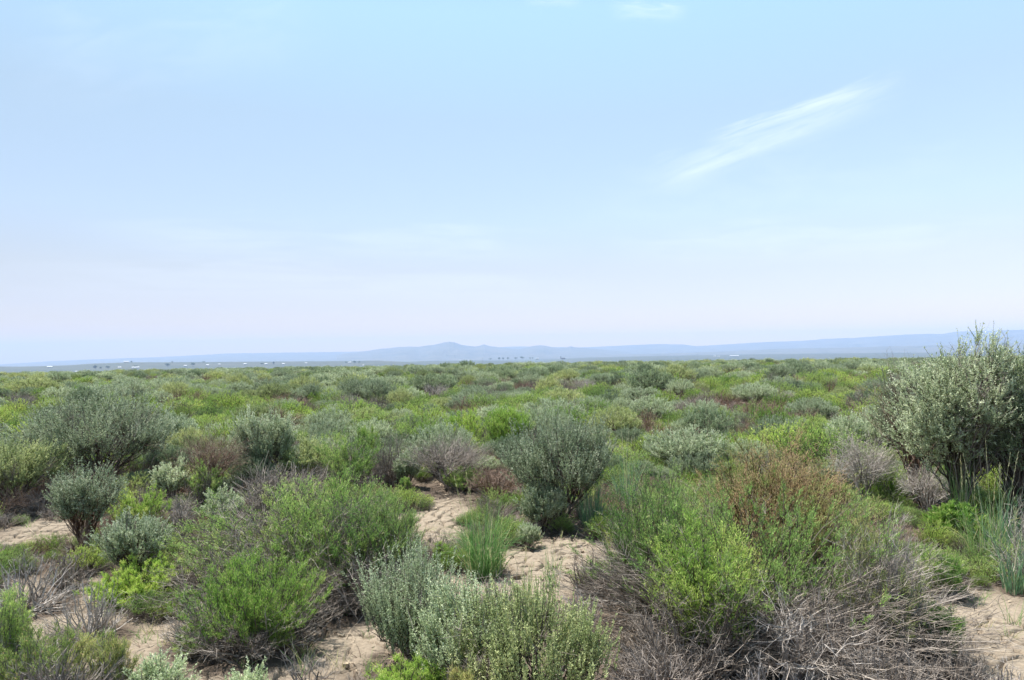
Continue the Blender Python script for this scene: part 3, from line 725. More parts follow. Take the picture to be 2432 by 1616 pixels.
# --- the uncountable rest, one object per kind
def mass(name, label, pts, scs, rots, idx, objs):
    c = bpy.data.collections.new(name + '_kinds')
    for i, me in enumerate(objs): c.objects.link(bpy.data.objects.new('%s_form_%02d' % (name, i), me))
    me = bpy.data.meshes.new(name); n = len(pts)
    me.vertices.add(n); me.vertices.foreach_set('co', np.asarray(pts, np.float32).ravel())
    a = me.attributes.new('sc', 'FLOAT_VECTOR', 'POINT'); a.data.foreach_set('vector', np.asarray(scs, np.float32).ravel())
    a = me.attributes.new('rt', 'FLOAT_VECTOR', 'POINT'); a.data.foreach_set('vector', np.asarray(rots, np.float32).ravel())
    a = me.attributes.new('ix', 'INT', 'POINT'); a.data.foreach_set('value', np.asarray(idx, np.int32))
    ng = bpy.data.node_groups.new(name, 'GeometryNodeTree')
    ng.interface.new_socket('Geometry', in_out='INPUT', socket_type='NodeSocketGeometry')
    ng.interface.new_socket('Geometry', in_out='OUTPUT', socket_type='NodeSocketGeometry')
    N, Lk = ng.nodes, ng.links
    gi, go = N.new('NodeGroupInput'), N.new('NodeGroupOutput')
    ip = N.new('GeometryNodeInstanceOnPoints'); ci = N.new('GeometryNodeCollectionInfo')
    ci.inputs['Collection'].default_value = c; ci.inputs['Separate Children'].default_value = True; ci.inputs['Reset Children'].default_value = True
    def attr(nm, ty):
        n_ = N.new('GeometryNodeInputNamedAttribute'); n_.data_type = ty; n_.inputs['Name'].default_value = nm
        return next(s for s in n_.outputs if s.enabled and s.name == 'Attribute')
    Lk.new(gi.outputs[0], ip.inputs['Points']); Lk.new(ci.outputs[0], ip.inputs['Instance'])
    ip.inputs['Pick Instance'].default_value = True
    Lk.new(attr('ix', 'INT'), ip.inputs['Instance Index']); Lk.new(attr('sc', 'FLOAT_VECTOR'), ip.inputs['Scale'])
    Lk.new(attr('rt', 'FLOAT_VECTOR'), ip.inputs['Rotation'])
    Lk.new(ip.outputs[0], go.inputs[0])
    o = link(bpy.data.objects.new(name, me)); md = o.modifiers.new('scatter', 'NODES'); md.node_group = ng
    return tag(o, label, None, None, 'stuff')

for kind, nm, lab in ((S, 'sagebrush_mass', 'countless grey sagebrush filling the steppe to its skyline'), (B, 'rabbitbrush_mass', 'countless green rabbitbrush filling the gaps of the steppe'),
                      (D, 'dead_brush_mass', 'countless dead brush filling the gaps of the steppe')):
    fs = [f for f in rest if f['kind'] == kind]
    vs = sorted({f['var'] for f in fs})
    objs = []; key = {}
    for v in vs:
        for i in range(3):
            for lod in (0, 1):
                key[(v, i, lod)] = len(objs); objs.append(unit_mesh(kind, v, i, lod)['joined'])
    mass(nm, lab, [f['pos'] for f in fs], [(f['R'] / .75, f['R'] / .75, f['H']) for f in fs], [(0, 0, rf.uniform(0, 6.28)) for f in fs],
         [key[(f['var'], int(rf.integers(0, 3)), 0 if math.hypot(*f['pos'][:2]) < 30 else 1)] for f in fs], objs)

# --- dry litter, short dead twigs and grass wisps on the near ground
Lt = Acc(); rl = np.random.default_rng(11)
n = 60000
r = np.sqrt(rl.uniform(2.6 ** 2, 15 ** 2, n)); a = rl.uniform(-rad(42), rad(42), n)
x, y = r * np.sin(a), r * np.cos(a)
near = np.full(n, 9.0)
for px, py, R, H in PLACED:
    if math.hypot(px, py) < 17: near = np.minimum(near, np.hypot(x - px, y - py) / R)
keep = rl.uniform(0, 1, n) < np.where(near < 1.3, .95, .28)
x, y = x[keep], y[keep]; n = len(x); z = zland(x, y) + .006
an = rl.uniform(0, 6.28, n); L = rl.uniform(.02, .12, n) * np.where(rl.uniform(0, 1, n) < .15, 2, 1)
b = np.stack([x, y, z], 1); e = b + np.stack([np.cos(an) * L, np.sin(an) * L, rl.uniform(-.002, .35, n) * L], 1)
ribbons(Lt, bez(b, (b + e) / 2 + rl.normal(0, .012, (n, 3)) * np.array([1, 1, .5]), e, 4), rl.uniform(.002, .006, n), .0015, rl.uniform(0, 1, n), rl, side=np.array([[[0, 0, 1.0]]]))
o = link(bpy.data.objects.new('dry_litter', Lt.mesh('dry_litter', [M['litter']])))
tag(o, 'dry twigs and leaf litter strewn over the sand', None, None, 'stuff')

# --- small clods of dried mud and a few pebbles
Cl = Acc(); n = 5200
r = np.sqrt(rl.uniform(2.6 ** 2, 11 ** 2, n)); a = rl.uniform(-rad(42), rad(42), n)
x, y = r * np.sin(a), r * np.cos(a)
keep = fbm(x * .9, y * .9, 91, 2) + .25 * (rl.uniform(0, 1, n) - .5) > .5
x, y = x[keep], y[keep]; n = len(x); z = zland(x, y) + .002
sz = rl.uniform(.005, .016, n) * np.where(rl.uniform(0, 1, n) < .08, 2.0, 1)
cube = np.array([[sx, sy, sz_] for sz_ in (-1, 1) for sy in (-1, 1) for sx in (-1, 1)], float)
V = cube[None] * sz[:, None, None] * np.array([1, 1, .6]) * rl.uniform(.55, 1.25, (n, 8, 1)) + rl.normal(0, .25, (n, 8, 3)) * sz[:, None, None] + np.stack([x, y, z], 1)[:, None]
q6 = np.array([[0, 2, 3, 1], [4, 5, 7, 6], [0, 1, 5, 4], [2, 6, 7, 3], [0, 4, 6, 2], [1, 3, 7, 5]])
Cl.add(V, (np.arange(n) * 8)[:, None, None] + q6[None], np.repeat(rl.uniform(.45, 1, n), 8))
tag(link(bpy.data.objects.new('dirt_clods', Cl.mesh('dirt_clods', [M['litter']]))), 'small clods of dried mud scattered over the sand', None, None, 'stuff')
# --- wisps of low dry grass between the shrubs
Gw = Acc(); n = 1500
r = np.sqrt(rl.uniform(3.2 ** 2, 17 ** 2, n)); a = rl.uniform(-rad(42), rad(42), n)
x, y = r * np.sin(a), r * np.cos(a)
keep = fbm(x * .6, y * .6, 95, 2) + .3 * (rl.uniform(0, 1, n) - .5) > .52
x, y = x[keep], y[keep]; nb = 14; n = len(x)
bx_ = np.repeat(np.stack([x, y, zland(x, y) - .01], 1), nb, 0) + rl.normal(0, .02, (n * nb, 3)) * np.array([1, 1, 0])
o2 = rl.normal(0, 1, (n * nb, 3)) * np.array([.05, .05, 0]); hh = np.repeat(rl.uniform(.05, .17, n), nb) * rl.uniform(.5, 1.1, n * nb)
tp = bx_ + o2 * (hh / .1)[:, None] + np.array([0, 0, 1]) * hh[:, None]
ribbons(Gw, bez(bx_, bx_ * .6 + tp * .4 + np.array([0, 0, .25]) * hh[:, None], tp, 4), .0035, .0008, np.clip(np.repeat(rl.uniform(.1, 1, n), nb) + rl.normal(0, .12, n * nb), 0, 1), rl)
tag(link(bpy.data.objects.new('short_grass', Gw.mesh('short_grass', [M['grass']]))), 'thin wisps of short green and straw grass over the sand', None, None, 'stuff')
# ------------------------------------------------------------------ ground
def ground_mesh():
    azf = np.arange(-rad(43), rad(43), .0022); azc = np.linspace(rad(43), 2 * math.pi - rad(43), 60)
    az = np.concatenate([azf, azc]); na = len(az)
    rr = [.4, 1.0, 1.6, 2.1]
    while rr[-1] < 11: rr.append(rr[-1] * ((1.0014 if rr[-1] > 5 else 1.0022) if rr[-1] > 2.5 else 1.02))
    while rr[-1] < 40: rr.append(rr[-1] * 1.012)
    while rr[-1] < 15600: rr.append(rr[-1] * 1.035)
    rr = np.array(rr); nr = len(rr)
    A, Rr = np.meshgrid(az, rr)
    X, Y = Rr * np.sin(A), Rr * np.cos(A)
    Z = zland(X, Y)
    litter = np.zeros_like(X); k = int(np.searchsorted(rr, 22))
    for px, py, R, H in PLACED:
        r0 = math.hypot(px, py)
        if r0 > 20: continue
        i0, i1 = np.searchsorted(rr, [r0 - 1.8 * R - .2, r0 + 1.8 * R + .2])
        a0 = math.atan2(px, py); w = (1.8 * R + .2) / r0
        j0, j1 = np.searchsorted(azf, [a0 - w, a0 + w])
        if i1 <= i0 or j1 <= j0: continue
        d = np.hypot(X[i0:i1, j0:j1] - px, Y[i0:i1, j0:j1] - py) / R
        litter[i0:i1, j0:j1] = np.maximum(litter[i0:i1, j0:j1], 1 - sstep(.55, 1.35, d))  # litter around each shrub; its dark tone also paints in shade there
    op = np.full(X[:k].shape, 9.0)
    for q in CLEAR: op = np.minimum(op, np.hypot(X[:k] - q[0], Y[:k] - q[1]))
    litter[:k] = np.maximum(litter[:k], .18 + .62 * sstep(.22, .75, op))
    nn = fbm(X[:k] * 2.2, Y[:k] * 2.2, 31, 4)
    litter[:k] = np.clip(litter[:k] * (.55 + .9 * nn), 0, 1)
    litter[k:] = .7
    x, y = X[:k], Y[:k]
    mud = np.zeros_like(x)
    for px, py, s in ((960, 1180, .8), (1010, 1240, .8), (1000, 1310, .7), (1090, 1190, .8), (1320, 1330, .5), (1270, 1290, .5), (700, 1540, .45), (860, 1500, .45), (2360, 1500, .25), (2390, 1600, .2), (150, 1270, .5)):
        g = ground_hit(px, py)
        mud = np.maximum(mud, np.exp(-((x - g[0]) ** 2 + (y - g[1]) ** 2) / s ** 2))
    wx = x + .12 * (fbm(x * 6, y * 6, 61, 4) - .5) + .3 * (fbm(x * 1.3, y * 1.3, 63, 2) - .5); wy = y + .12 * (fbm(x * 6, y * 6, 62, 4) - .5)
    e1, c1 = voro(wx / .16, wy / .16, 4)
    e2, c2 = voro(wx / .27 + .8 * fbm(x * 3, y * 3, 64, 3), wy / .34 + .8 * fbm(x * 3, y * 3, 65, 3), 14)
    c = .055 * (1 - sstep(.05, .15, e1)) * sstep(.2, .42, fbm(x * 9, y * 9, 73, 2)) * (.5 + .5 * sstep(.3, .55, fbm(x * 2.1, y * 2.1, 71, 2))) * sstep(.12, .4, mud)
    c2_ = .010 * (1 - sstep(.02, .10, e2)) * sstep(.48, .66, fbm(x * 2.4, y * 2.4, 72, 3))
    dz = -c - c2_ + .010 * (c1 - .5) * mud + .03 * (1 - .6 * mud) * (fbm(x * 3, y * 3, 51, 5) - .5) + .022 * np.abs(fbm(x * 11, y * 11, 54, 3) - .5) + .022 * litter[:k] * (fbm(x * 16, y * 16, 52, 3) - .5) + .012 * (fbm(x * 38, y * 38, 53, 3) - .5)
    fade = 1 - sstep(10, 20, Rr[:k])
    Z[:k] += dz * fade
    ver = np.stack([X, Y, Z], -1).reshape(-1, 3)
    ver = np.concatenate([ver, [[0, 0, float(zland(0, 0))]]])
    idx = np.arange(nr * na).reshape(nr, na)
    nx = np.roll(idx, -1, 1)
    Q = np.stack([idx[:-1], idx[1:], nx[1:], nx[:-1]], -1).reshape(-1, 4)
    T = np.stack([np.full(na, nr * na), idx[0], nx[0]], -1)
    me = bpy.data.meshes.new('ground')
    me.vertices.add(len(ver)); me.vertices.foreach_set('co', ver.astype(np.float32).ravel())
    loops = np.concatenate([Q.ravel(), T.ravel()]).astype(np.int32)
    me.loops.add(len(loops)); me.loops.foreach_set('vertex_index', loops)
    ls = np.concatenate([np.arange(len(Q)) * 4, len(Q) * 4 + np.arange(na) * 3]).astype(np.int32)
    me.polygons.add(len(ls)); me.polygons.foreach_set('loop_start', ls)
    me.polygons.foreach_set('use_smooth', np.full(len(ls), True))
    at = me.attributes.new('litter', 'FLOAT', 'POINT'); at.data.foreach_set('value', np.append(litter.ravel(), 0).astype(np.float32))
    at = me.attributes.new('scrub', 'FLOAT', 'POINT'); at.data.foreach_set('value', np.append(sstep(60, 330, Rr).ravel(), 0).astype(np.float32))
    me.update(calc_edges=True); me.validate()
    return me

def ground_mat():
    m, nt, N, Lk = new_mat('sandy_soil')
    g = N.new('ShaderNodeNewGeometry')
    def noise(s, d=5, ro=.6):
        n = N.new('ShaderNodeTexNoise'); n.inputs['Scale'].default_value = s; n.inputs['Detail'].default_value = d; n.inputs['Roughness'].default_value = ro
        Lk.new(g.outputs['Position'], n.inputs['Vector']); return n
    def mix(f, a, b):
        x = N.new('ShaderNodeMix'); x.data_type = 'RGBA'
        if isinstance(f, float): x.inputs[0].default_value = f
        else: Lk.new(f, x.inputs[0])
        Lk.new(a, x.inputs[6]); Lk.new(b, x.inputs[7]); return x.outputs[2]
    n1, n2, n3, n4 = noise(1.3), noise(38, 4, .7), noise(.012, 6), noise(260, 3, .7)
    s1 = ramp(N, [(.3, (.225, .182, .136)), (.65, (.33, .275, .212))]); Lk.new(n1.outputs['Fac'], s1.inputs['Fac'])
    s2 = ramp(N, [(.3, (.165, .128, .096)), (.6, (.345, .288, .22))]); Lk.new(n2.outputs['Fac'], s2.inputs['Fac'])
    sand = mix(.45, s1.outputs['Color'], s2.outputs['Color'])
    l2 = ramp(N, [(.35, (.045, .034, .027)), (.55, (.105, .080, .063)), (.75, (.20, .16, .125))]); Lk.new(n4.outputs['Fac'], l2.inputs['Fac'])  # litter colour, darkened further to deepen the shade under shrubs
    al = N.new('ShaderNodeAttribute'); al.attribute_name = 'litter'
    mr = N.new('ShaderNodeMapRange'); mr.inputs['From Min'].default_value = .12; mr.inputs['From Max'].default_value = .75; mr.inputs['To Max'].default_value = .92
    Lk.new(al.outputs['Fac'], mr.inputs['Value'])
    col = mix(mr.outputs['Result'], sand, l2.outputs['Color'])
    sc = ramp(N, [(.35, (.030, .045, .025)), (.5, (.060, .070, .042)), (.68, (.105, .10, .062))]); Lk.new(n3.outputs['Fac'], sc.inputs['Fac'])
    as_ = N.new('ShaderNodeAttribute'); as_.attribute_name = 'scrub'
    col = mix(as_.outputs['Fac'], col, sc.outputs['Color'])
    p = N.new('ShaderNodeBsdfPrincipled'); p.inputs['Roughness'].default_value = .95; p.inputs['Specular IOR Level'].default_value = .1
    Lk.new(col, p.inputs['Base Color'])
    bp = N.new('ShaderNodeBump'); bp.inputs['Distance'].default_value = .006; bp.inputs['Strength'].default_value = .7
    Lk.new(n4.outputs['Fac'], bp.inputs['Height']); Lk.new(bp.outputs[0], p.inputs['Normal'])
    o = N.new('ShaderNodeOutputMaterial'); Lk.new(p.outputs[0], o.inputs['Surface'])
    return m
gm = ground_mesh(); gm.materials.append(ground_mat())
tag(link(bpy.data.objects.new('ground', gm)), kind='structure')

# ------------------------------------------------------------------ hills on the far plain: crest lines at their own distance, with slopes and gullies
def crest(pts):
    az, te = [], []
    for x, y in pts:
        d = pray(x, y); az.append(math.atan2(d[0], d[1])); te.append(d[2])
    return np.array(az), np.array(te)
HILLS = []
def hills(name, pts, D0, r0, mat, rough=.12, back=2.2, seed=0, nr=40, na=500, prow=1.3):
    back = min(back, (16000 - D0) / (D0 - r0))
    az, te = crest(pts)
    HILLS.append((az, te, D0, r0, prow))
    A1 = np.linspace(az[0], az[-1], na)
    zc = CAM[2] + D0 * np.interp(A1, az, te)
    hc = np.maximum(zc - PLAIN, 0)
    t = np.concatenate([np.linspace(0, 1, nr), 1 + np.linspace(0, back, 14)[1:]])
    r = r0 + (D0 - r0) * t
    S_ = np.where(t <= 1, t.clip(0, 1) ** prow, np.clip(1 - (t - 1) / back, 0, 1) ** 1.5)
    A, Rr = np.meshgrid(A1, r)
    g = fbm(A * D0 / 260, Rr / 900, seed, 5) - .5
    wob = np.where(t <= 1, 4 * t * (1 - t), 0).clip(0, 1)[:, None]
    Z = PLAIN - 2 + (hc[None] + 2) * np.clip(S_[:, None] + g * rough * 2 * wob, -.02, 1)
    Z += (fbm(A * D0 / 70, Rr / 200, seed + 3, 3) - .5) * .05 * hc[None] * sstep(0, .2, S_)[:, None]
    idx = np.arange(A.size).reshape(A.shape)
    Q = np.stack([idx[:-1, :-1], idx[1:, :-1], idx[1:, 1:], idx[:-1, 1:]], -1)
    a = Acc(); a.add(np.stack([Rr * np.sin(A), Rr * np.cos(A), Z], -1), Q, 0.0)
    return tag(link(bpy.data.objects.new(name, a.mesh(name, [mat], True))), kind='structure')
def hill_z(i, az_, r):
    az, te, D0, r0, pw = HILLS[i]
    hc = max(CAM[2] + D0 * float(np.interp(az_, az, te)) - PLAIN, 0)
    return PLAIN - 2 + (hc + 2) * min(max((r - r0) / (D0 - r0), 0), 1) ** pw
m_scrub = simple_mat('far_scrub', (.030, .042, .027), .95, .004, (.060, .062, .042))
m_ridge = simple_mat('ridge_rock_and_scrub', (.055, .060, .045), .95, .003, (.110, .100, .078))
hills('bench_hill', [(-260, 882), (-60, 876), (0, 871), (51, 871.5), (110, 870), (152, 868.5), (229, 864), (305, 861), (432, 860.5), (600, 859.5), (760, 858.5), (900, 857), (960, 860), (1010, 866)], 4300, 2300, m_scrub, .05, seed=3)
hills('low_rise', [(930, 862), (1000, 858), (1100, 857), (1180, 857.5), (1240, 860), (1300, 864)], 5200, 3600, m_scrub, .05, seed=5)
hills('blue_bench', [(1280, 858), (1400, 850), (1500, 847.5), (1620, 845), (1760, 842.5), (1900, 840.5), (2050, 839), (2200, 838), (2432, 835), (2700, 832), (2900, 838)], 6200, 3200, m_scrub, .04, seed=8)
hills('sloping_bench', [(1350, 847), (1480, 842), (1600, 839), (1700, 836), (1850, 829), (2000, 826), (2200, 821), (2432, 815), (2750, 808), (2900, 812)], 9500, 7000, m_ridge, .10, seed=12)
hills('peak_ridge', [(800, 844), (835, 838), (870, 834), (905, 829), (949, 824.5), (975, 823.5), (994, 824), (1015, 821), (1032, 819), (1043, 816.5), (1055, 813.5), (1062, 813), (1067, 812), (1073, 813), (1077, 812.5),
      (1086, 816), (1095, 819.5), (1110, 821.5), (1127, 823.5), (1139, 821.5), (1149, 818.5), (1158, 821), (1168, 823.2), (1190, 825.5), (1215, 828), (1235, 829), (1255, 825), (1268, 821.5), (1279, 820.5), (1292, 821),
      (1311, 825), (1335, 826.5), (1350, 824.5), (1356, 823), (1364, 825), (1390, 827), (1440, 831), (1500, 838)], 11500, 8500, m_ridge, .16, seed=21, na=900)
hills('far_ridge', [(-300, 884), (-120, 875), (0, 866), (115, 858.5), (210, 854.5), (278, 852), (382, 848.5), (460, 844.5), (538, 840), (600, 839), (700, 837.5), (820, 836), (950, 833), (1080, 829), (1180, 825), (1240, 823), (1300, 825), (1390, 825.5),
      (1440, 823), (1500, 820), (1564, 817.5), (1600, 818), (1620, 818.5), (1654, 822.5), (1681, 821), (1740, 817.5), (1786, 814.5), (1855, 811.5), (1920, 809), (1959, 805), (2030, 803), (2098, 798), (2150, 795.5), (2203, 793), (2237, 793.5), (2272, 788),
      (2340, 786), (2411, 784), (2600, 783), (2900, 790)], 14500, 10500, m_ridge, .14, seed=33, na=1100)

# tan fields on the plain
def sheet(name, corners, lift, mat):
    P = np.array([[*ground_hit(x, y)[:2], 0] for x, y in corners]); P[:, 2] = PLAIN + lift
    a = Acc(); u = np.linspace(0, 1, 12)[:, None, None]; v = np.linspace(0, 1, 12)[None, :, None]
    g = (1 - u) * ((1 - v) * P[0] + v * P[1]) + u * ((1 - v) * P[3] + v * P[2])
    g[..., 2] = zland(g[..., 0], g[..., 1]) + lift
    i = np.arange(144).reshape(12, 12)
    a.add(g, np.stack([i[:-1, :-1], i[:-1, 1:], i[1:, 1:], i[1:, :-1]], -1), 0.0)
    return tag(link(bpy.data.objects.new(name, a.mesh(name, [mat], True))), kind='structure')
sheet('dry_field', [(600, 869.5), (1290, 862.5), (1250, 860), (640, 866)], .6, simple_mat('dry_grass_field', (.15, .135, .085), .95, .01, (.20, .175, .115)))
sheet('green_field', [(900, 860.5), (1330, 856), (1330, 854.6), (930, 858.8)], .6, simple_mat('pasture', (.06, .085, .04), .95, .01, (.09, .11, .06)))

# ------------------------------------------------------------------ farms
def surf_point(x, y, hill=None):
    d = pray(x, y); a = math.atan2(d[0], d[1])
    for r in np.arange(2300, 9000, 10.0):
        z = CAM[2] + r * d[2]; s = float(zland(r * d[0], r * d[1]))
        for i in range(3): s = max(s, hill_z(i, a, r)) if HILLS[i][0][0] < a < HILLS[i][0][-1] and r <= HILLS[i][2] else s
        if z < s: return np.array([r * d[0], r * d[1], s]), r
    r = 4300 if x < 1000 else 5200
    return np.array([r * d[0], r * d[1], CAM[2] + r * d[2] - 2]), r
m_white = simple_mat('white_metal_siding', (.42, .42, .40), .6)
m_roofw = simple_mat('white_metal_roof', (.52, .52, .52), .6)
m_roofd = simple_mat('dark_roof', (.10, .10, .10), .7)
m_dark = simple_mat('weathered_boards', (.13, .11, .10), .9)
m_leaf = plant_mat('far_tree_leaves', [(0, (.04, .07, .03)), (.5, (.06, .10, .04)), (1, (.09, .13, .05))], .2)
m_bark = simple_mat('bark', (.10, .07, .05), .9)
def box(a, x0, x1, y0, y1, z0, z1):
    v = np.array([[x, y, z] for z in (z0, z1) for y in (y0, y1) for x in (x0, x1)], float)
    a.add(v, np.array([[0, 2, 3, 1], [4, 5, 7, 6], [0, 1, 5, 4], [2, 6, 7, 3], [0, 4, 6, 2], [1, 3, 7, 5]]), 0.0)
def house(x, y, wpx, label, name='farmhouse', cat='house', hfac=.36, roof=m_roofw, wall=m_white, group='farm buildings on the far plain', silo=False):
    p, r = surf_point(x, y)
    w = .6 * wpx / FPX * r; dp = min(w, 14) if w < 40 else 22
    h = min(max(w * hfac, 2.6), 5 if w < 40 else 8.5); rh = h * .45
    e = empty(name, p, -math.atan2(p[0], p[1])); tag(e, label, cat, group)
    a = Acc(); box(a, -w / 2, w / 2, -dp / 2, dp / 2, -6, h)
    for sx in (-1, 1):
        v = np.array([[sx * w / 2, -dp / 2, h], [sx * w / 2, dp / 2, h], [sx * w / 2, .4, h + rh], [sx * w / 2, -.4, h + rh]]); a.add(v, np.array([[0, 1, 2, 3]]), 0.0)
    link(bpy.data.objects.new('wall', a.mesh('wall', [wall])), e)
    b = Acc(); o = .7
    for s in (-1, 1):
        ed, rg = np.array([0, s * (dp / 2 + o), h - .3]), np.array([0, 0, h + rh + .15])
        up = np.array([0, 0, .3])
        L, Rt = np.array([-w / 2 - o, 0, 0]), np.array([w / 2 + o, 0, 0])
        v = np.array([ed + L, ed + Rt, rg + Rt, rg + L, ed + L + up, ed + Rt + up, rg + Rt + up, rg + L + up])
        b.add(v, np.array([[0, 1, 2, 3], [4, 5, 6, 7], [0, 1, 5, 4], [0, 3, 7, 4], [1, 2, 6, 5]]), 0.0)
    link(bpy.data.objects.new('roof', b.mesh('roof', [roof])), e)
    if silo:
        a = Acc(); c = np.array([[[-w / 2 - 4, 0, -3], [-w / 2 - 4, 0, 16.0], [-w / 2 - 4, 0, 19.0]]]); tubes(a, c[:, :2], 3.2, 3.2, 0, 0, 12); tubes(a, c[:, 1:], 3.2, .3, 0, 0, 12)
        o_ = link(bpy.data.objects.new('silo', a.mesh('silo', [m_dark], True))); o_.location = p; o_.rotation_euler.z = e.rotation_euler.z
        tag(o_, 'dark silo standing at the end of the dark long barn', 'silo')
for a in [
    (300, 861.5, 15, 'long white farmhouse on the crest of the bench hill beside a round tree'), (118, 874, 14, 'pale flat farm shed low on the left end of the bench hill'),
    (322, 875.5, 22, 'wide white farm shed below the bench hill crest'), (284, 875, 9, 'small white farmhouse left of the wide white farm shed'),
    (440, 871, 9, 'white farmhouse low on the bench hill near the field edge'), (493, 869.5, 9, 'white farmhouse on the bench hill with dark trees behind'),
    (521, 867.5, 8, 'small pale farmhouse right of the bench hill trees'), (582, 867, 10, 'bright white farmhouse at the start of the tan field'),
    (632, 867, 9, 'white farmhouse beside the tall poplar at the tan field'), (673, 866.5, 9, 'lone white farmhouse on the rim of the tan field'),
    (727, 864.5, 8, 'second lone white farmhouse farther along the tan field'), (181, 884, 6, 'tiny white cottage just above the shrub skyline on the left'),
    (831, 863, 10, 'white farmhouse at the left of a tree row on the plain'), (863, 869, 6, 'small white hut in front of the tree row'),
    (1093, 857, 7, 'white farmhouse left of the skyline sagebrush under the small pointed hill'), (1114, 857, 8, 'white farmhouse right of the skyline sagebrush under the small pointed hill'),
    (1276, 852.5, 11, 'white farmhouse at the end of the long tree row'), (1370, 851.5, 8, 'lone white farmhouse right of the dark barn'),
    (1698, 848, 7, 'small white shed left of the long white shed'), (1707, 848, 6, 'tiny white shed next to the long white shed')]:
    house(*a)
house(1338, 851.5, 16, 'dark long barn with a silo on the plain', 'barn', 'barn', .3, m_roofd, m_dark, silo=True)
house(1744, 847.5, 33, 'very long bright white shed on the blue bench', 'long_shed', 'shed', .1)

def far_tree(x, y, hpx, wpx, label, seed):
    p, r = surf_point(x, y); H = .8 * hpx / FPX * r; R = .4 * wpx / FPX * r
    rs = np.random.default_rng(seed)
    e = empty('farm_tree', p); tag(e, label, 'tree', 'farm trees on the far plain')
    W = Acc(); tubes(W, np.array([[[0, 0, -2], [0, 0, H * .3], [.3, 0, H * .6]]], float), .05 * H, .015 * H, .5, 0, 6)
    nb = 8; b = np.tile([[0, 0, H * .3]], (nb, 1)); en = np.stack([rs.uniform(-.6, .6, nb) * R, rs.uniform(-.6, .6, nb) * R, rs.uniform(.45, .85, nb) * H], 1)
    tubes(W, bez(b, b * .5 + en * .5, en, 4), .02 * H, .006 * H, .5, 0, 4)
    link(bpy.data.objects.new('trunk', W.mesh('trunk', [m_bark])), e)
    L = Acc(); c = dome_dirs(rs, 30, -1) * rs.uniform(.3, .85, (30, 1)) * np.array([R, R, H * .4]) + [0, 0, H * .58]
    q = np.repeat(np.arange(30), 40); pts = c[q] + rs.normal(0, 1, (len(q), 3)) * np.array([.16 * R, .16 * R, .06 * H])
    leaves(L, pts, nrm(rs.normal(0, 1, (len(q), 3))), .09 * H, .05 * H, rs.uniform(0, 1, len(q)), rs)
    link(bpy.data.objects.new('crown', L.mesh('crown', [m_leaf])), e)
for i, a in enumerate([
    (312, 862, 5, 6, 'round tree beside the long white farmhouse on the bench hill crest'), (226, 877, 10, 10, 'darkest tree of three left of the white farm shed'), (239, 877, 6, 6, 'middle and smallest tree of three left of the white farm shed'),
    (256, 876.5, 8, 10, 'right tree of three left of the white farm shed'), (322, 873, 6, 12, 'low spreading tree behind the wide white farm shed'), (398, 871.5, 10, 16, 'broad dark tree on the bench hill between farms'),
    (458, 870, 10, 14, 'dark tree beside the low white farmhouse on the bench hill'), (484, 861.5, 4, 10, 'flat tree on the bench hill crest'), (409, 862, 4, 7, 'small round tree on the bench hill crest'),
    (622, 867, 6, 10, 'dark tree next to the bright white farmhouse'), (650, 866.5, 9, 6, 'tall poplar on the rim of the tan field'), (842, 863, 8, 9, 'big tree of the tree row on the plain'),
    (853, 863, 6, 8, 'second tree of the tree row on the plain'), (822, 863.5, 5, 7, 'small tree left of the white farmhouse on the plain'), (1164, 854.5, 5, 14, 'low wide tree left of the long tree row'),
    (1186, 854, 8, 9, 'left tall tree of the long tree row'), (1195, 854, 7, 9, 'second tree of the long tree row'), (1206, 853.5, 7, 7, 'narrow tree of the long tree row'),
    (1225, 853.5, 7, 14, 'wide tree in the middle of the long tree row'), (1240, 853, 9, 14, 'tallest rounded tree of the long tree row'), (1259, 852.5, 5, 5, 'small tree near the end of the long tree row'), (1265, 852.5, 5, 4, 'last small tree of the long tree row')]):
    far_tree(*a, 500 + i)

def pole(x, yb, yt, label):
    p, r = surf_point(x, yb); H = (yb - yt) / FPX * r
    a = Acc(); tubes(a, np.array([[[0, 0, -2], [0, 0, H]]], float), .45, .35, .5, 0, 6)
    box(a, -2.2, 2.2, -.15, .15, H - 1.6, H - 1.2)
    o = link(bpy.data.objects.new('utility_pole', a.mesh('utility_pole', [m_bark]))); o.location = p; tag(o, label, 'utility pole', 'utility poles on the far plain')
pole(1041, 867, 855, 'utility pole on the tan field under the highest peak'); pole(1146, 864, 850, 'taller utility pole on the plain right of the skyline sagebrush')
pole(929, 868, 858, 'utility pole at the left end of the green field')

# ------------------------------------------------------------------ the air
def air():
    me = bpy.data.meshes.new('haze'); s, z0, z1 = 16600, -82, 420
    v = [(x * s, y * s, z) for z in (z0, z1) for y in (-1, 1) for x in (-1, 1)]
    me.from_pydata(v, [], [(0, 2, 3, 1), (4, 5, 7, 6), (0, 1, 5, 4), (2, 6, 7, 3), (0, 4, 6, 2), (1, 3, 7, 5)])
    m, nt, N, Lk = new_mat('haze_air')
    pv = N.new('ShaderNodeVolumePrincipled'); pv.inputs['Density'].default_value = HAZE; pv.inputs['Color'].default_value = (*HAZE_COL, 1); pv.inputs['Anisotropy'].default_value = HAZE_G
    o = N.new('ShaderNodeOutputMaterial'); Lk.new(pv.outputs[0], o.inputs['Volume']); me.materials.append(m)
    tag(link(bpy.data.objects.new('haze', me)), 'thin bluish summer haze over the plain', None, None, 'stuff')
HAZE, HAZE_COL, HAZE_G = 8.8e-5, (.495, .665, 1.0), .0
air()

SKYG = [(0, .93, .64, .49), (.034, .98, .675, .54), (.07, 1.02, .765, .69), (.122, 1.16, .885, .735), (.192, 1.36, 1.135, .96), (.324, 1.60, 1.39, 1.08), (.45, 1.89, 1.83, 1.40)]
